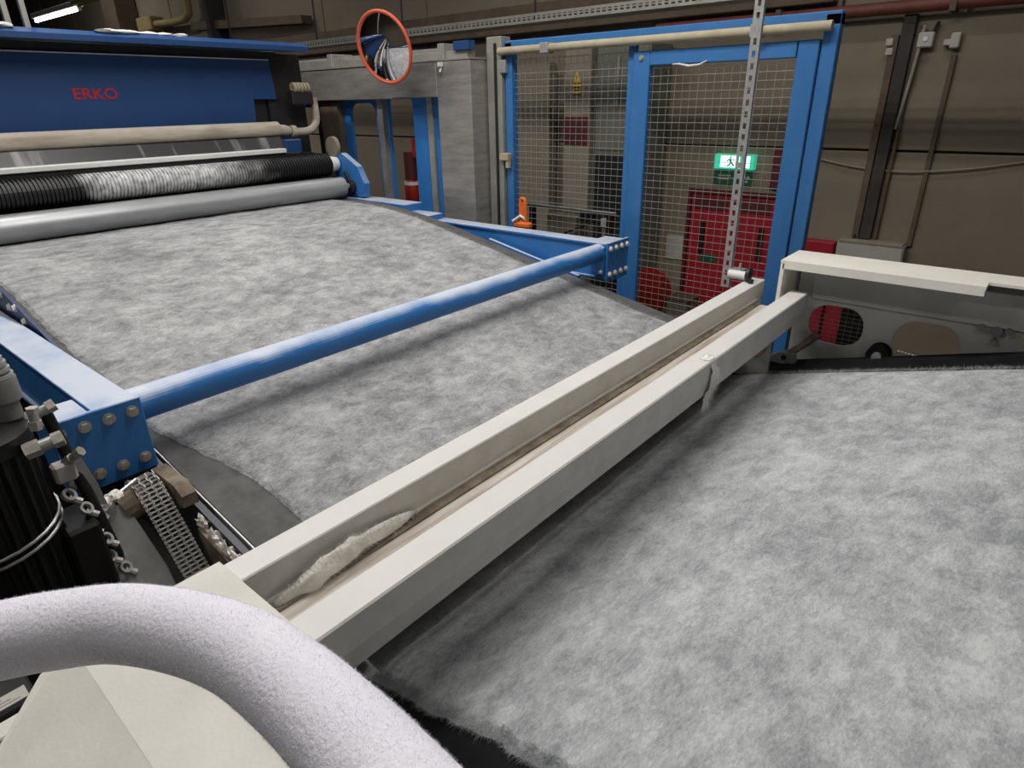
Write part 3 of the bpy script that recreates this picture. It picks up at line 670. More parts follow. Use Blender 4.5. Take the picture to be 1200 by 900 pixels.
# ------------------------------------------------------------------ carding machine
t = thing('carding_machine', 'large blue carding machine with red lettering at the head of the web', 'machine', (1.3, 5.2, 0))
fnp = lambda u, v, h: (u, 4.70 + h, v)
fp = plate('front_panel', [(-1.2, 2.735), (2.65, 2.735), (2.66, 2.895), (2.845, 2.895), (2.825, 3.152), (-1.2, 3.152)], [], fnp, .02, M['blue_clean'], t)
text('lettering', 'ERKO', lambda u, v, h: (1.492 + u, 4.688 - h, 2.905 + v), .088, M['letter_red'], fp, bold=.0016, sx=1.12)
MB().box((-1.2, 4.686, 3.152), (2.825, 4.71, 3.158)).build('panel_trim', M['white'], t)
MB().box((-1.2, 4.71, 3.158), (2.9, 4.80, 3.21)).build('shadow_gap', M['dark'], t)
b = MB().prism([(4.47, 3.205), (4.47, 3.235), (4.53, 3.262), (5.6, 3.30), (5.6, 3.27), (4.55, 3.21)], 0, -1.2, 3.03); b.build('top_cover', M['blue_clean'], t)
b = MB(); b.box((-1.2, 4.74, 0), (2.78, 6.4, 3.15)); b.build('casing', M['dark'], t)
b = MB(); b.box((2.79, 4.72, 2.45), (3.10, 4.80, 3.2)); b.box((2.98, 4.55, 1.0), (3.10, 6.3, 2.5)); b.build('side_plate', M['dark'], t)
MB().add([(-1.0, 4.52, 2.64), (2.72, 4.52, 2.64), (2.72, 4.46, 2.555), (-1.0, 4.46, 2.555), (-1.0, 4.54, 2.64), (2.72, 4.54, 2.64), (2.72, 4.48, 2.555), (-1.0, 4.48, 2.555)],
         [(0, 1, 2, 3), (7, 6, 5, 4), (0, 4, 5, 1), (1, 5, 6, 2), (2, 6, 7, 3), (3, 7, 4, 0)]).build('apron_sheet', M['dark_sheet'], t)
MB().box((-1.0, 4.39, 2.535), (2.68, 4.47, 2.565), .004).build('white_ledge', M['white'], t)
MB().box((-1.0, 4.405, 2.505), (2.80, 4.46, 2.533), .003).build('dark_ledge', M['dark'], t)
MB().box((-1.0, 4.455, 2.25), (2.95, 4.60, 2.52)).build('throat_plate', M['dark'], t)
b = MB(); b.box((2.72, 4.45, 2.52), (2.85, 4.6, 2.62), .006); b.build('blue_bracket', M['blue_clean'], t)
MB().box((-1.3, 4.1, 0), (-1.2, 6.4, 2.7)).build('side_plate', M['blue_clean'], t)
b = MB()
for k, (x, y, r) in enumerate(((1.12, 4.50, .05), (1.05, 4.52, .04), (1.20, 4.51, .03), (1.95, 4.55, .05), (2.05, 4.56, .05), (2.15, 4.54, .03), (1.72, 4.52, .05), (1.80, 4.53, .05))):
    b.blob((x, y, 3.266), (r * 1.7, r * .6, .012), k, .5, 6)
tag(b.build('lint_tufts', M['lint'], None, smooth=True, kind='stuff'), 'small tufts of white lint lying along the blue machine top', 'lint')

def roller(name, label, x0, x1, y, z, r, material, n=36):
    o = thing(name, label, 'roller', ((x0 + x1) / 2, y, z - r))
    MB().tube([(x0, y, z), (x1, y, z)], r, n).build('shell', material, o, smooth=True)
    MB().tube([(x0 - .08, y, z), (x1 + .08, y, z)], r * .3, 16).build('journal', M['galv'], o, smooth=True)
    return o
roller('delivery_roller', 'smooth grey roller lying just above the top of the grey web', -1.1, 2.985, 4.2, 2.278, .071, M['roller'])
o = thing('grooved_roller', 'black ribbed roller partly white with lint above the smooth grey roller', 'roller', (1.4, 4.36, 2.34))
b = MB(); n = 20; P = []; R = []
x = -1.1
while x < 2.99:
    P += [(x, 4.36, 2.43), (x + .010, 4.36, 2.43), (x + .012, 4.36, 2.43), (x + .018, 4.36, 2.43)]; R += [.080, .080, .070, .070]; x += .021
b = MB(); b.tube(P, R, 24); b.build('ribbed_shell', M['ribbed'], o)
MB().tube([(-1.2, 4.36, 2.43), (3.10, 4.36, 2.43)], .03, 14).build('journal', M['galv'], o, smooth=True)
q = MB().tube([(3.0, 4.36, 2.43), (3.012, 4.36, 2.43), (3.07, 4.36, 2.43)], [.055, .06, .05], 20).build('end_collar', M['white'], o, smooth=True)
MB().tube([(-.4, 4.30, 2.365), (2.9, 4.30, 2.365)], .012, 10)
o = MB().box((-1.19, 4.262, 2.334), (2.95, 4.285, 2.345)).build('scraper_strip', M['galv'], None)
tag(o, 'thin bright metal strip between the grey roller and the black ribbed roller', 'metal strip')
o = thing('roller_bearing', 'blue bearing arm with round pale disc at the far end of the rollers', 'bearing', (3.05, 4.3, 2.2))
b = MB(); b.prism([(4.43, 2.47), (4.30, 2.51), (4.12, 2.42), (4.05, 2.30), (4.07, 2.20), (4.32, 2.20), (4.40, 2.34)], 0, 3.08, 3.13); b.build('arm', M['blue'], o)
b = MB(); b.tube([(3.10, 4.44, 2.55), (3.13, 4.44, 2.55)], .075, 24); b.build('disc', M['beige'], o)
b = MB(); b.tube([(3.04, 4.20, 2.271), (3.10, 4.20, 2.271)], .05, 18); b.tube([(3.06, 4.25, 2.38), (3.09, 4.18, 2.22)], .014, 8); b.build('bearing_ring', M['dark'], o)
b = MB(); b.box((3.07, 4.15, 0), (3.12, 4.40, 2.22)); b.build('pillar', M['blue_dark'], o)

t = thing('suction_pipe', 'dusty tan suction pipe along the bottom of the blue panel with upturned end', 'pipe', (1.5, 4.57, 2.6))
b = MB(); b.tube([(-1.2, 4.57, 2.678), (2.74, 4.57, 2.690)], .053, 24); b.build('main_pipe', M['tan'], t, smooth=True)
b = MB(); b.tube([(2.74, 4.57, 2.684), (2.80, 4.57, 2.678), (2.84, 4.57, 2.672)], [.040, .040, .030], 18); b.tube([(2.845, 4.57, 2.67), (2.885, 4.57, 2.67)], .042, 18); b.build('reducer', M['tan'], t, smooth=True)
b = MB(); b.tube(catmull([(2.86, 4.57, 2.668), (2.96, 4.57, 2.665), (3.04, 4.58, 2.68), (3.10, 4.60, 2.73), (3.115, 4.61, 2.80), (3.115, 4.62, 2.90)], 5), .028, 16); b.build('elbow', M['tan'], t, smooth=True)
o = thing('hose_coil', 'yellowish coiled hose end beside the dark machine side above the pipe elbow', 'hose', (2.95, 4.6, 2.9))
b = MB()
for k in range(5): b.ring((2.93 + .028 * k, 4.58, 2.97), (1, 0, .1), .035, .012, .020, 16)
b.build('coil', M['cream_pipe'], o)
b = MB(); b.box((2.90, 4.56, 2.85), (3.08, 4.64, 2.95), .01); b.build('valve_body', M['dark'], o)
for x, lb in ((1.258, 'left one of two thin grey posts on top of the blue machine'), (1.345, 'right one of two thin grey posts on top of the blue machine')):
    o = MB().box((x - .012, 4.62, 3.262), (x + .014, 4.65, 4.6)).build('thin_post', M['alu'], None); tag(o, lb, 'post')

# far side frame with slots, stainless portal
t = thing('machine_side_frame', 'blue slotted side wall of the carding machine seen behind the stainless portal', 'machine frame', (3.5, 5, 0))
fs_ = lambda u, v, h: (3.52 + h, u, v)
slots = [rrect(3.92, 1.3, 4.21, 2.895, .05), rrect(4.36, 1.3, 4.70, 2.855, .08), rrect(5.10, 2.35, 5.50, 2.83, .05), rrect(5.10, 1.3, 5.50, 2.25, .05), rrect(5.75, 2.4, 6.0, 2.83, .1)]
plate('slotted_wall', [(3.54, 0), (7.2, 0), (7.2, 3.0), (3.54, 3.0)], slots, fs_, .03, M['blue'], t)
MB().box((3.485, 3.69, .2), (3.503, 3.745, 2.93)).build('cover_strip', M['alu'], t)
MB().box((3.46, 4.225, .2), (3.503, 4.29, 2.93)).build('cover_strip', M['guard_grey'], t)
MB().box((3.44, 4.78, .2), (3.50, 5.02, 2.93)).build('dark_column', M['brown'], t)
b = MB(); b.box((3.44, 5.03, .2), (3.50, 5.08, 2.93)); b.build('dark_column', M['dark'], t)
t = thing('stainless_portal', 'dull stainless steel duct forming a portal post and lintel beside the mesh fence', 'duct', (3.5, 4, 0))
MB().box((3.395, 3.205, 0), (3.615, 3.53, 3.11), .004).build('post_duct', M['steel'], t)
MB().box((3.395, 3.532, 2.885), (3.615, 4.02, 3.11), .004).build('lintel_duct', M['steel'], t)
MB().box((3.397, 4.024, 2.88), (3.613, 5.5, 3.105), .004).build('lintel_duct', M['steel'], t)
MB().box((3.39, 3.20, 3.11), (3.62, 5.5, 3.118)).build('top_flange', M['alu'], t)
t = thing('aluminium_rails', 'pale aluminium profile rails lying on top of the stainless portal behind the mirror', 'rail', (3.5, 4.3, 3.118))
MB().box((3.42, 3.25, 3.118), (3.50, 4.6, 3.165), .003).build('profile', M['alu'], t)
MB().box((3.52, 3.6, 3.118), (3.60, 5.4, 3.20), .003).build('profile', M['alu'], t)
MB().box((3.41, 4.6, 3.118), (3.51, 5.6, 3.18), .003).build('profile', M['alu'], t)
for y in (3.45, 4.1, 4.72): MB().box((3.40, y, 3.119), (3.61, y + .06, 3.215), .003).build('clip', M['alu'], t)
MB().box((3.40, 3.22, 3.165), (3.47, 3.36, 3.22), .003).build('blue_cap', M['blue_clean'], t)
# convex mirror
c = Vector((3.15, 3.766, 3.195)); ax = (Vector((-.954, -.163, -.252))).normalized()
t = thing('convex_mirror', 'round convex safety mirror with an orange red rim above the stainless portal', 'mirror', tuple(c))
u = ax.orthogonal().normalized(); u = (Vector((0, 0, 1)) - ax * ax.z).normalized(); v_ = ax.cross(u); Rm = .215; vs = []; fs = []
nr, na = 10, 40
for i in range(nr + 1):
    r = Rm * i / nr; h = .055 * (1 - (i / nr) ** 2)
    for k in range(na):
        a = 2 * math.pi * k / na; vs.append(c + ax * h + u * r * math.cos(a) + v_ * r * math.sin(a))
for i in range(nr):
    for k in range(na): fs.append((i * na + k, (i + 1) * na + k, (i + 1) * na + (k + 1) % na, i * na + (k + 1) % na))
MB().add(vs, fs).build('mirror_face', M['mirror'], t, smooth=True)
b = MB(); b.tube([c + u * .22 * math.cos(a * math.pi / 24) + v_ * .22 * math.sin(a * math.pi / 24) for a in range(48)], .0115, 10, closed=True); b.build('rim', M['rim_red'], t, smooth=True)
b = MB(); b.tube([c - ax * .012, c - ax * .02], .21, 40); b.build('back_shell', M['dark'], t)
b = MB(); b.tube([c - ax * .02, c - ax * .10, Vector((3.40, 3.95, 3.12))], .016, 10); b.build('bracket', M['galv'], t)
b = MB(); b.box((3.36, 3.45, 3.075), (3.39, 3.475, 3.10)); b.tube([(3.39, 3.46, 3.10), (3.375, 3.47, 3.04)], .008, 8); tag(b.build('cable_end', M['white'], None), 'short white cable end on the stainless lintel right of the mirror', 'cable')

# ------------------------------------------------------------------ safety fence
XF = 3.60
t = thing('safety_fence', 'blue framed wire mesh fence beside the machine behind the blue bracing frame', 'fence', (XF, 2.05, 0))
MB().box((XF - .03, 2.99, 0), (XF + .03, 3.05, 3.20), .004).build('post', M['fence_blue'], t)
MB().box((XF - .03, .985, 0), (XF + .03, 1.055, 3.20), .004).build('post', M['fence_blue'], t)
MB().box((XF - .03, .985, 3.15), (XF + .03, 3.09, 3.21), .004).build('top_rail', M['fence_blue'], t)
wires(2.12, 2.99, .1, 3.15, XF, 'wire_mesh', t)
MB().box((XF - .02, 2.075, 0), (XF + .02, 2.115, 3.15)).build('post', M['fence_blue'], t)
MB().box((XF - .055, 3.06, 0), (XF + .045, 3.19, 3.24), .004).build('aluminium_post', M['alu'], t)
b = MB(); b.box((XF - .065, 3.10, 0), (XF - .055, 3.118, 3.2)); b.build('post_groove', M['dark'], t)
b = MB(); b.box((XF - .078, 3.0, 2.47), (XF - .031, 3.08, 2.52), .005); b.box((XF - .07, 3.0, 2.42), (XF - .04, 3.03, 2.48), .003); b.build('latch', M['cream_pipe'], t)
b = MB(); b.box((XF - .065, 3.02, 3.02), (XF - .03, 3.07, 3.10), .005); b.build('hinge', M['galv'], t)
t = thing('fence_gate', 'blue framed wire mesh gate in front of the red door', 'gate', (XF, 1.57, 0))
GX = XF - .02
MB().box((GX - .02, 1.965, .05), (GX + .02, 2.072, 3.095), .004).build('stile', M['fence_blue'], t)
MB().box((GX - .02, 1.062, .05), (GX + .02, 1.16, 3.095), .004).build('stile', M['fence_blue'], t)
MB().box((GX - .02, 1.165, 3.02), (GX + .02, 1.965, 3.095), .004).build('gate_rail', M['fence_blue'], t)
MB().box((GX - .02, 1.165, .05), (GX + .02, 1.965, .13), .004).build('gate_rail', M['fence_blue'], t)
wires(1.165, 1.965, .13, 3.02, GX, 'wire_mesh', t)
hexbolt(t, (GX - .02, 2.02, 3.06), (-1, 0, 0), .012, .01, 'galv')
t = thing('cable_pipe', 'cream pipe fixed along the top rail of the blue mesh fence', 'pipe', (XF - .07, 2.0, 3.12))
MB().tube([(XF - .065, 1.01, 3.146), (XF - .065, 3.07, 3.150)], .023, 14).build('pipe_run', M['cream_pipe'], t, smooth=True)
for y in (2.68, 1.36): MB().box((XF - .095, y - .03, 3.118), (XF - .031, y + .03, 3.178), .004).build('clamp', M['galv'], t)
b = MB(); b.tube([(XF - .048, 1.62, 3.03), (XF - .05, 1.66, 3.012), (XF - .05, 1.72, 3.008), (XF - .05, 1.78, 3.02), (XF - .048, 1.82, 3.02)], [.002, .005, .006, .005, .002], 8); tag(b.build('lint_strand', M['lint'], None, smooth=True), 'pale strand of lint hanging from the top rail of the gate', 'lint')

# slotted strut hanging down to the beam
t = thing('slotted_strut', 'grey slotted steel channel hanging down in front of the mesh gate', 'strut', (3.15, 1.22, 1.95))
b = MB(); z = 1.95; p_ = .050; y0, y1 = 1.197, 1.240; ya, yb = 1.211, 1.226; X0 = 3.15; th = .0025
rows = []
while z < 5.6:
    for z_a, z_b, hole in ((z, z + .012, 0), (z + .012, z + .038, 1), (z + .038, z + p_, 0)):
        if hole: b.box((X0, y0, z_a), (X0 + th, ya, z_b)); b.box((X0, yb, z_a), (X0 + th, y1, z_b))
        else: b.box((X0, y0, z_a), (X0 + th, y1, z_b))
    z += p_
b.box((X0 + th, y0, 1.95), (X0 + .021, y0 + th, z)); b.box((X0 + th, y1 - th, 1.95), (X0 + .021, y1, z))
b.build('channel', M['galv'], t)
MB().box((3.10, 1.15, 5.6), (3.25, 1.30, 5.63)).build('top_bracket', M['galv'], t)
MB().box((3.155, 1.21, 5.63), (3.175, 1.23, CZ)).build('hanger', M['galv'], t)
t = thing('strut_clamp', 'white dusty pipe clamp where the slotted strut meets the rear cream beam', 'clamp', (3.12, 1.16, 2.01))
b = MB(); b.tube([(3.10, 1.185, 2.035), (3.10, 1.09, 2.035)], .022, 14); b.build('sleeve', M['white'], t)
b = MB(); b.ring((3.10, 1.085, 2.045), (0, 1, 0), .034, .02, .016, 20); b.build('ring', M['dark'], t)
b = MB(); b.tube([(3.07, 1.06, 2.01), (3.07, 1.06, 2.03)], .014, 6); b.build('nut', M['dark'], t)
b = MB(); b.tube([(3.12, 1.14, 2.05), (3.12, 1.14, 2.09)], .006, 8); b.box((3.105, 1.13, 2.04), (3.19, 1.2, 2.052)); b.build('pin', M['galv'], t)

# cable tray along the wall
def perf_strip(b, y0, y1, z0, z1, x, pitch, hole):
    y = y0; zm0, zm1 = z0 + (z1 - z0) * .3, z0 + (z1 - z0) * .7
    b.box((x, y0, z0), (x + .002, y1, zm0)); b.box((x, y0, zm1), (x + .002, y1, z1))
    while y < y1: b.box((x, y, zm0), (x + .002, y + pitch - hole, zm1)); y += pitch
t = thing('cable_tray', 'perforated galvanised cable tray running along the wall above the fence', 'cable tray', (4.6, 5, 3.4))
b = MB(); perf_strip(b, -1.0, 10, 3.415, 3.48, 4.5, .05, .03); b.build('tray_side', M['alu'], t)
MB().box((4.502, -1, 3.415), (4.70, 10, 3.420)).build('tray_base', M['alu'], t)
b = MB(); perf_strip(b, -1.0, 10, 3.42, 3.48, 4.7, .05, .03); b.build('tray_side', M['alu'], t)
for y in (1.0, 3.6, 5.2, 6.6, 8.4): MB().tube([(4.6, y, 3.42), (4.6, y, CZ)], .010, 8).build('hanger_rod', M['dark'], t)
b = MB(); b.tube([(4.56, -1, 3.44), (4.57, 3, 3.438), (4.55, 10, 3.44)], .016, 8); b.build('cable', M['black'], t)

# ------------------------------------------------------------------ on the far wall
t = thing('wall_pipe', 'red brown pipe running along the far wall top right', 'pipe', (5.9, 0, 3.4))
MB().tube([(5.90, -6, 3.425), (5.90, 3.2, 3.425)], .045, 14).build('pipe_run', M['red_pipe'], t, smooth=True)
for y in (-.2, .9, 2.1): MB().box((5.84, y - .02, 3.37), (6.0, y + .02, 3.48)).build('pipe_clip', M['brown'], t)
o = MB().box((5.86, 1.7, 3.50), (5.99, 14, 3.76), .006).build('wall_band', M['brown'], None); tag(o, 'brown band along the far wall above the fence', 'beam')  # raised dark brown band along the upper wall
t = thing('cable_riser', 'wide dark cable riser with soot stains on the wall right of the fence', 'cable duct', (5.97, 1.2, 1.7))
MB().box((5.93, 1.12, 1.75), (5.995, 1.205, 3.38), .004).build('duct', M['soot'], t)
MB().box((5.94, 1.215, 1.75), (5.995, 1.265, 3.25), .004).build('duct', M['brown'], t)
MB().tube([(5.965, 1.09, 1.74), (5.965, 1.09, 3.3)], .014, 8).build('conduit', M['brown'], t)
MB().box((5.935, 1.09, 3.16), (5.99, 1.30, 3.24), .004)
for y, z in ((1.275, 3.205), (1.265, 3.14)): MB().box((5.925, y - .03, z - .025), (5.995, y + .02, z + .025), .005).build('bracket', M['grey_box'], t)
MB().tube([(5.94, 1.06, 3.3), (5.94, 1.075, 3.0), (5.95, 1.11, 2.6)], .012, 8).build('loose_conduit', M['alu'], t)
t = thing('cable_conduit', 'thin dark conduit on the wall right of the wide cable riser', 'conduit', (5.97, .84, 1.7))
MB().box((5.965, .822, 1.72), (5.995, .856, 3.10), .003).build('conduit_run', M['brown'], t)
b = MB(); b.box((5.93, .82, 3.14), (5.99, .88, 3.24), .008); b.box((5.93, .87, 3.16), (5.99, .92, 3.20), .005); b.build('bracket', M['grey_box'], t)
b = MB(); b.box((5.96, .80, 3.38), (5.99, .83, 3.42)); b.build('upper_bracket', M['grey_box'], t)
o = thing('detector_box', 'small pale junction box at the top between the two wall conduits', 'junction box', (5.95, 1.03, 3.15))
MB().box((5.92, .985, 3.155), (5.995, 1.085, 3.255), .008).build('case', M['grey_box'], o)
MB().tube([(5.92, 1.035, 3.21), (5.912, 1.035, 3.21)], .016, 12).build('cap', M['white'], o)
MB().tube([(5.96, 1.0, 3.255), (5.96, .98, 3.32)], .012, 8).build('gland', M['dark'], o)
o = thing('junction_box', 'large beige grey junction box on the wall under the cable riser', 'junction box', (5.94, 1.09, 1.58))
MB().box((5.87, .85, 1.56), (5.995, 1.35, 1.735), .012).build('case', M['grey_box'], o)
MB().box((5.865, .86, 1.715), (5.995, 1.34, 1.745), .006).build('lid', M['beige'], o)
for y in (1.15, 1.20, 1.24): MB().tube([(5.95, y, 1.745), (5.95, y, 1.78)], .015, 8).build('gland', M['dark'], o)
cab_pts = [(5.975, 1.68, 2.37), (5.97, 1.35, 2.31), (5.965, .99, 2.29), (5.97, .6, 2.325), (5.975, .25, 2.39), (5.975, -.4, 2.52)]
o = MB().tube(catmull(cab_pts, 6), .007, 6).build('wall_cable', M['beige'], None, smooth=True); tag(o, 'thin pale cable sagging across the wall right of the fence', 'cable')
o = MB().box((5.88, 1.37, .60), (5.99, 1.75, 1.70), .01).build('red_cabinet', M['red_door'], None); tag(o, 'red cabinet low on the wall between the gate edge and the white hood', 'cabinet')

o = MB().box((5.92, 1.08, .55), (5.99, 1.355, 1.53), .01).build('red_cabinet', M['red_door'], None); tag(o, 'lower red cabinet seen through the first opening of the grey panel', 'cabinet')
t = thing('exit_sign', 'lit green emergency exit sign above the red door', 'exit sign', (5.95, 2.34, 2.24))
MB().box((5.93, 2.165, 2.245), (5.996, 2.535, 2.375), .004).build('housing', M['exit_glow'], t)
MB().box((5.926, 2.30, 2.262), (5.931, 2.475, 2.362)).build('lit_panel', M['exit_white'], t)
MB().box((5.926, 2.205, 2.262), (5.931, 2.250, 2.362)).build('lit_panel', M['exit_white'], t)
b = MB(); X = lambda pts: [(2.42 - p[0] * .09, 2.266 + p[1] * .09) for p in pts]
def pic(poly): b.prism(X(poly), 0, 5.922, 5.927)
pic([(.42 + .1 * math.cos(k * .785), .92 + .1 * math.sin(k * .785)) for k in range(8)])
pic([(.22, .78), (.5, .80), (.62, .42), (.42, .38)]); pic([(.42, .42), (.62, .44), (.90, .18), (.80, .08)]); pic([(.42, .42), (.55, .36), (.22, .02), (.06, .08)])
pic([(.22, .78), (.30, .72), (.12, .48), (.02, .54)]); pic([(.48, .78), (.55, .70), (.86, .62), (.84, .72)])
b.build('running_figure', M['exit_pic'], t)
t = thing('escape_sign', 'unlit dark green escape route board directly below the lit exit sign', 'sign', (5.97, 2.34, 2.10))
MB().box((5.975, 2.18, 2.105), (5.995, 2.545, 2.235)).build('board', M['sign_green'], t)
b = MB(); b.box((5.972, 2.40, 2.15), (5.976, 2.50, 2.165)); b.box((5.972, 2.38, 2.18), (5.976, 2.50, 2.19)); b.prism([(2.24, 2.13), (2.28, 2.21), (2.255, 2.21), (2.215, 2.13)], 0, 5.972, 5.976); b.prism([(2.20, 2.17), (2.22, 2.19), (2.30, 2.13), (2.29, 2.115)], 0, 5.972, 5.976)
b.build('marks', M['grey_box'], t)
o = MB().box((5.95, 1.90, 2.10), (5.995, 2.02, 2.42), .008).build('fire_call_sign', M['dark_red'], None); tag(o, 'dark red upright plate on the wall right of the exit sign', 'sign')
o = MB().box((5.985, 2.79, 1.34), (5.996, 2.98, 1.58), .002).build('wall_notice', M['grey_box'], None); tag(o, 'pale grey notice on the wall left of the red door', 'notice')
t = thing('electrical_cabinet', 'narrow pale cabinet with a yellow warning sign behind the mesh fence', 'cabinet', (5.6, 3.8, 0))
MB().box((5.52, 3.655, 0), (5.78, 3.955, 3.30), .006).build('case', M['beige'], t)
MB().box((5.512, 3.665, 2.44), (5.52, 3.945, 2.70), .003).build('red_band', M['dark_red'], t)
MB().prism([(3.855, 3.00), (3.765, 3.00), (3.81, 3.10)], 0, 5.512, 5.519).build('warning_triangle', M['yellow'], t)
MB().prism([(3.815, 3.075), (3.80, 3.04), (3.812, 3.04), (3.803, 3.01), (3.822, 3.05), (3.81, 3.05)], 0, 5.509, 5.513).build('black_flash', M['black'], t)
q = MB().box((5.512, 3.765, 2.905), (5.519, 3.855, 2.985)).build('warning_plate', M['yellow'], t)
b = MB(); b.box((5.509, 3.775, 2.955), (5.513, 3.845, 2.965)); b.box((5.509, 3.78, 2.93), (5.513, 3.84, 2.94)); b.build('lettering', M['black'], q)
t = thing('tall_cabinet', 'wide grey green cabinet behind the mesh fence right of the warning sign', 'cabinet', (5.7, 3.3, 0))
MB().box((5.56, 3.06, 0), (5.96, 3.62, 3.30), .006).build('case', M['greenish'], t)
MB().box((5.55, 3.08, 2.40), (5.56, 3.60, 3.27), .004).build('door', M['greenish'], t)
MB().box((5.55, 3.08, .1), (5.56, 3.60, 2.36), .004).build('door', M['dark'], t)
MB().box((5.53, 3.36, 2.80), (5.55, 3.38, 3.2)).build('handle', M['galv'], t)
o = MB().prism([(4.35, 0), (5.15, 0), (5.15, 1.3), (4.85, 3.2), (4.35, 3.2)], 0, 5.80, 5.93).build('leaning_board', M['beige'], None); tag(o, 'tall brownish board against the wall behind the left part of the mesh', 'board')
# hose reel and box low beside the door
t = thing('hose_reel', 'dark red hose reel low behind the gate post left of the red door', 'hose reel', (5.42, 2.86, 0))
MB().tube([(5.34, 2.86, 1.13), (5.36, 2.86, 1.13)], .22, 28).build('flange', M['red'], t)
MB().tube([(5.48, 2.86, 1.13), (5.50, 2.86, 1.13)], .22, 28).build('flange', M['red'], t)
MB().tube([(5.36, 2.86, 1.13), (5.48, 2.86, 1.13)], .17, 28).build('hose_coil', M['dark_red'], t)
MB().box((5.38, 2.80, 0), (5.46, 2.92, .97)).build('stand', M['dark'], t)
o = thing('floor_box', 'beige box on a stand low between the hose reel and the red door', 'box', (5.8, 2.72, 0))
MB().box((5.40, 2.42, .70), (5.66, 2.64, 1.10), .01).build('case', M['beige'], o)
MB().box((5.395, 2.41, 1.095), (5.665, 2.65, 1.115), .004).build('lid', M['brown'], o)
MB().box((5.48, 2.48, 0), (5.58, 2.58, .70)).build('stand', M['dark'], o)
# work stand behind the fence
t = thing('work_stand', 'dark tubular stand with a long rod behind the lower mesh fence', 'stand', (4.5, 3.1, 0))
MB().tube([(4.5, 3.62, 2.012), (4.5, 2.70, 2.008)], .012, 10).build('rod', M['galv'], t)
MB().tube([(4.41, 3.42, 1.70), (4.41, 3.05, 1.86), (4.43, 2.84, 1.955)], .010, 8).build('brace', M['dark'], t)
MB().box((4.44, 2.92, 1.93), (4.56, 3.02, 2.0), .006).build('joint', M['black'], t)
q = MB().tube([(4.5, 2.80, 1.62), (4.5, 2.80, 1.90)], .022, 10).build('upright', M['galv'], t)
MB().tube([(4.5, 2.80, 1.90), (4.5, 2.80, 1.96)], .035, 10).build('knob', M['white'], q)
for y in (2.75, 3.55): MB().box((4.47, y - .02, 0), (4.53, y + .02, 2.0)).build('leg', M['dark'], t)
MB().box((4.36, 2.7, 1.56), (4.66, 3.6, 1.60)).build('shelf', M['dark'], t)
o = MB().box((4.45, 3.05, 1.602), (4.63, 3.36, 1.96), .008).build('carton', M['beige'], None); tag(o, 'brown box standing on the dark stand behind the lower mesh fence', 'box')
t = thing('orange_strap', 'bright orange strap coil hung at the fence foot behind the blue beam', 'strap', (3.40, 2.78, 2.0))
b = MB(); b.tube(catmull([(3.42, 2.80, 2.05), (3.42, 2.805, 2.22), (3.42, 2.785, 2.245), (3.42, 2.765, 2.22), (3.42, 2.76, 2.05)], 5), .012, 8); b.tube([(3.425, 2.785, 2.02), (3.425, 2.785, 2.22)], .014, 8); b.build('strap', M['orange'], t, smooth=True)
b = MB(); b.tube([(3.40, 2.86, 2.09), (3.41, 2.80, 2.13), (3.42, 2.76, 2.11)], .012, 8); b.build('buckle', M['white'], t)
b = MB(); b.box((3.40, 2.72, 2.05), (3.45, 2.86, 2.09), .01); b.build('loop', M['orange'], t)
MB().box((3.41, 2.77, 0), (3.44, 2.80, 2.05)).build('hook_post', M['dark'], t)
t = thing('fire_extinguisher', 'red fire extinguisher with a white band seen through the machine slot', 'fire extinguisher', (5.2, 5.9, 1.65))
cx, cy = 5.0, 5.70
b = MB(); b.tube([(cx, cy, 1.70), (cx, cy, 1.72), (cx, cy, 2.0), (cx, cy, 2.06), (cx, cy, 2.09)], [.075, .085, .085, .06, .03], 20); b.build('cylinder', M['red'], t, smooth=True)
b = MB(); b.tube([(cx, cy, 2.0), (cx, cy, 2.035)], .0875, 20); b.build('band', M['white'], t)
b = MB(); b.tube([(cx, cy, 2.06), (cx, cy, 2.35)], .07, 16); b.build('hose_cover', M['dark_red'], t)
b = MB(); b.tube([(cx, cy - .07, 2.3), (cx, cy - .075, 2.5)], .02, 8); b.build('hose', M['red'], t)
b = MB(); b.box((cx - .06, cy - .06, 0), (cx + .06, cy + .06, 1.70)); b.build('stand', M['dark'], t)

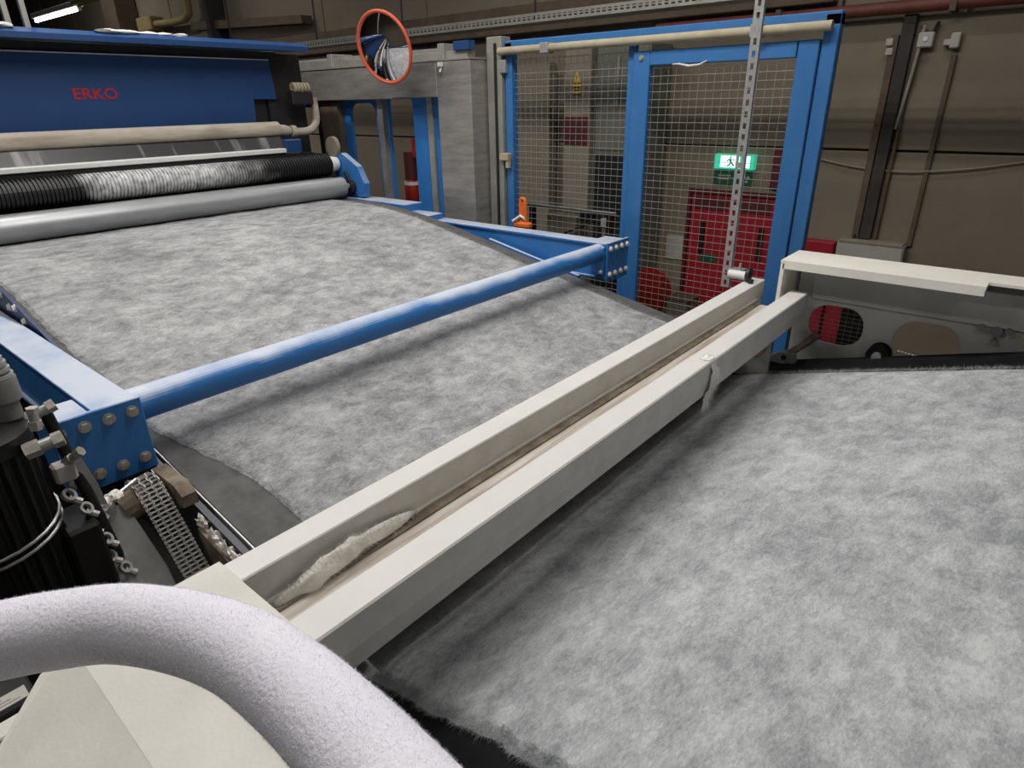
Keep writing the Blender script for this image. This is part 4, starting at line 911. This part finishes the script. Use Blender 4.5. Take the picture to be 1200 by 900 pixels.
# ------------------------------------------------------------------ hall fittings at the upper left
def lamp(name, label, x, y, z, length, power, group=None):
    t = thing(name, label, 'lamp', (x, y, z), group)
    MB().box((x - .05, y - length / 2, z + .03), (x + .05, y + length / 2, z + .09), .006).build('batten', M['white'], t)
    MB().tube([(x, y - length / 2 + .03, z), (x, y + length / 2 - .03, z)], .016, 12).build('glowing_tube', M['tube_glow'], t)
    for s in (-1, 1): MB().tube([(x, y + s * length * .3, z + .09), (x, y + s * length * .3, CZ)], .006, 6).build('hanger', M['dark'], t)
    for s in (-1, 1): MB().box((x - .02, y + s * (length / 2 - .02) - .012, z - .02), (x + .02, y + s * (length / 2 - .02) + .012, z + .03)).build('socket', M['cream_pipe'], t)
    if power:
        ld = bpy.data.lights.new('lamp_light', 'AREA'); ld.shape = 'RECTANGLE'; ld.size = .12; ld.size_y = length; ld.energy = power; ld.color = (1.0, .97, .925)
        lo = bpy.data.objects.new('lamp_light', ld); col.objects.link(lo); lo.parent = t; lo.location = (0, 0, -.03)
    return t
lamp('strip_lamp', 'lit fluorescent strip lamp hanging above the far end of the blue machine', 3.54, 10.9, 4.0, 1.75, LAMP_W * .9)
b = MB(); b.box((3.44, 8.4, 4.03), (3.49, 10.0, 4.08), .004); b.tube([(3.40, 8.2, 4.0), (3.42, 9.7, 4.0)], .012, 8)
tag(b.build('lamp_rail', M['olive'], None), 'olive mounting rail running on from the lit strip lamp', 'rail')
for x, y, z, f_, lb in LAMPS:
    lamp('strip_lamp', lb, x, y, z, 1.5, LAMP_W * f_, 'overhead strip lamps')
t = thing('olive_pipe', 'olive yellow pipe elbow on the wall at the top left', 'pipe', (5.85, 10, 4.3))
MB().tube(catmull([(5.85, 13.2, 4.22), (5.85, 12.4, 4.20), (5.85, 12.0, 4.25), (5.85, 11.9, 4.5), (5.85, 11.9, 6)], 5), .06, 12).build('pipe_run', M['olive'], t, smooth=True)
MB().box((5.75, 13.2, 4.12), (5.98, 13.8, 4.35), .02).build('valve', M['olive'], t)
o = MB().add([(5.78, 11.8, 4.14), (5.78, 8.6, 3.98), (5.78, 8.6, 3.88), (5.78, 11.8, 4.02), (5.95, 11.8, 4.14), (5.95, 8.6, 3.98), (5.95, 8.6, 3.88), (5.95, 11.8, 4.02)], [(0, 1, 2, 3), (7, 6, 5, 4), (0, 4, 5, 1), (1, 5, 6, 2), (2, 6, 7, 3), (3, 7, 4, 0)]).build('sloping_duct', M['brown'], None)
tag(o, 'dark brown sloping duct on the wall above the blue machine', 'duct')
o = MB().box((5.6, 14.2, 0), (5.98, 14.8, 7), .01).build('wall_column', M['brown'], None); tag(o, 'dark brown column on the wall right of the lit strip lamp', 'column')
o = MB().box((5.7, 11.0, 0), (5.98, 11.12, 7), .01).build('wall_stanchion', M['joint'], None); tag(o, 'narrow black stanchion on the wall above the blue machine', 'column')
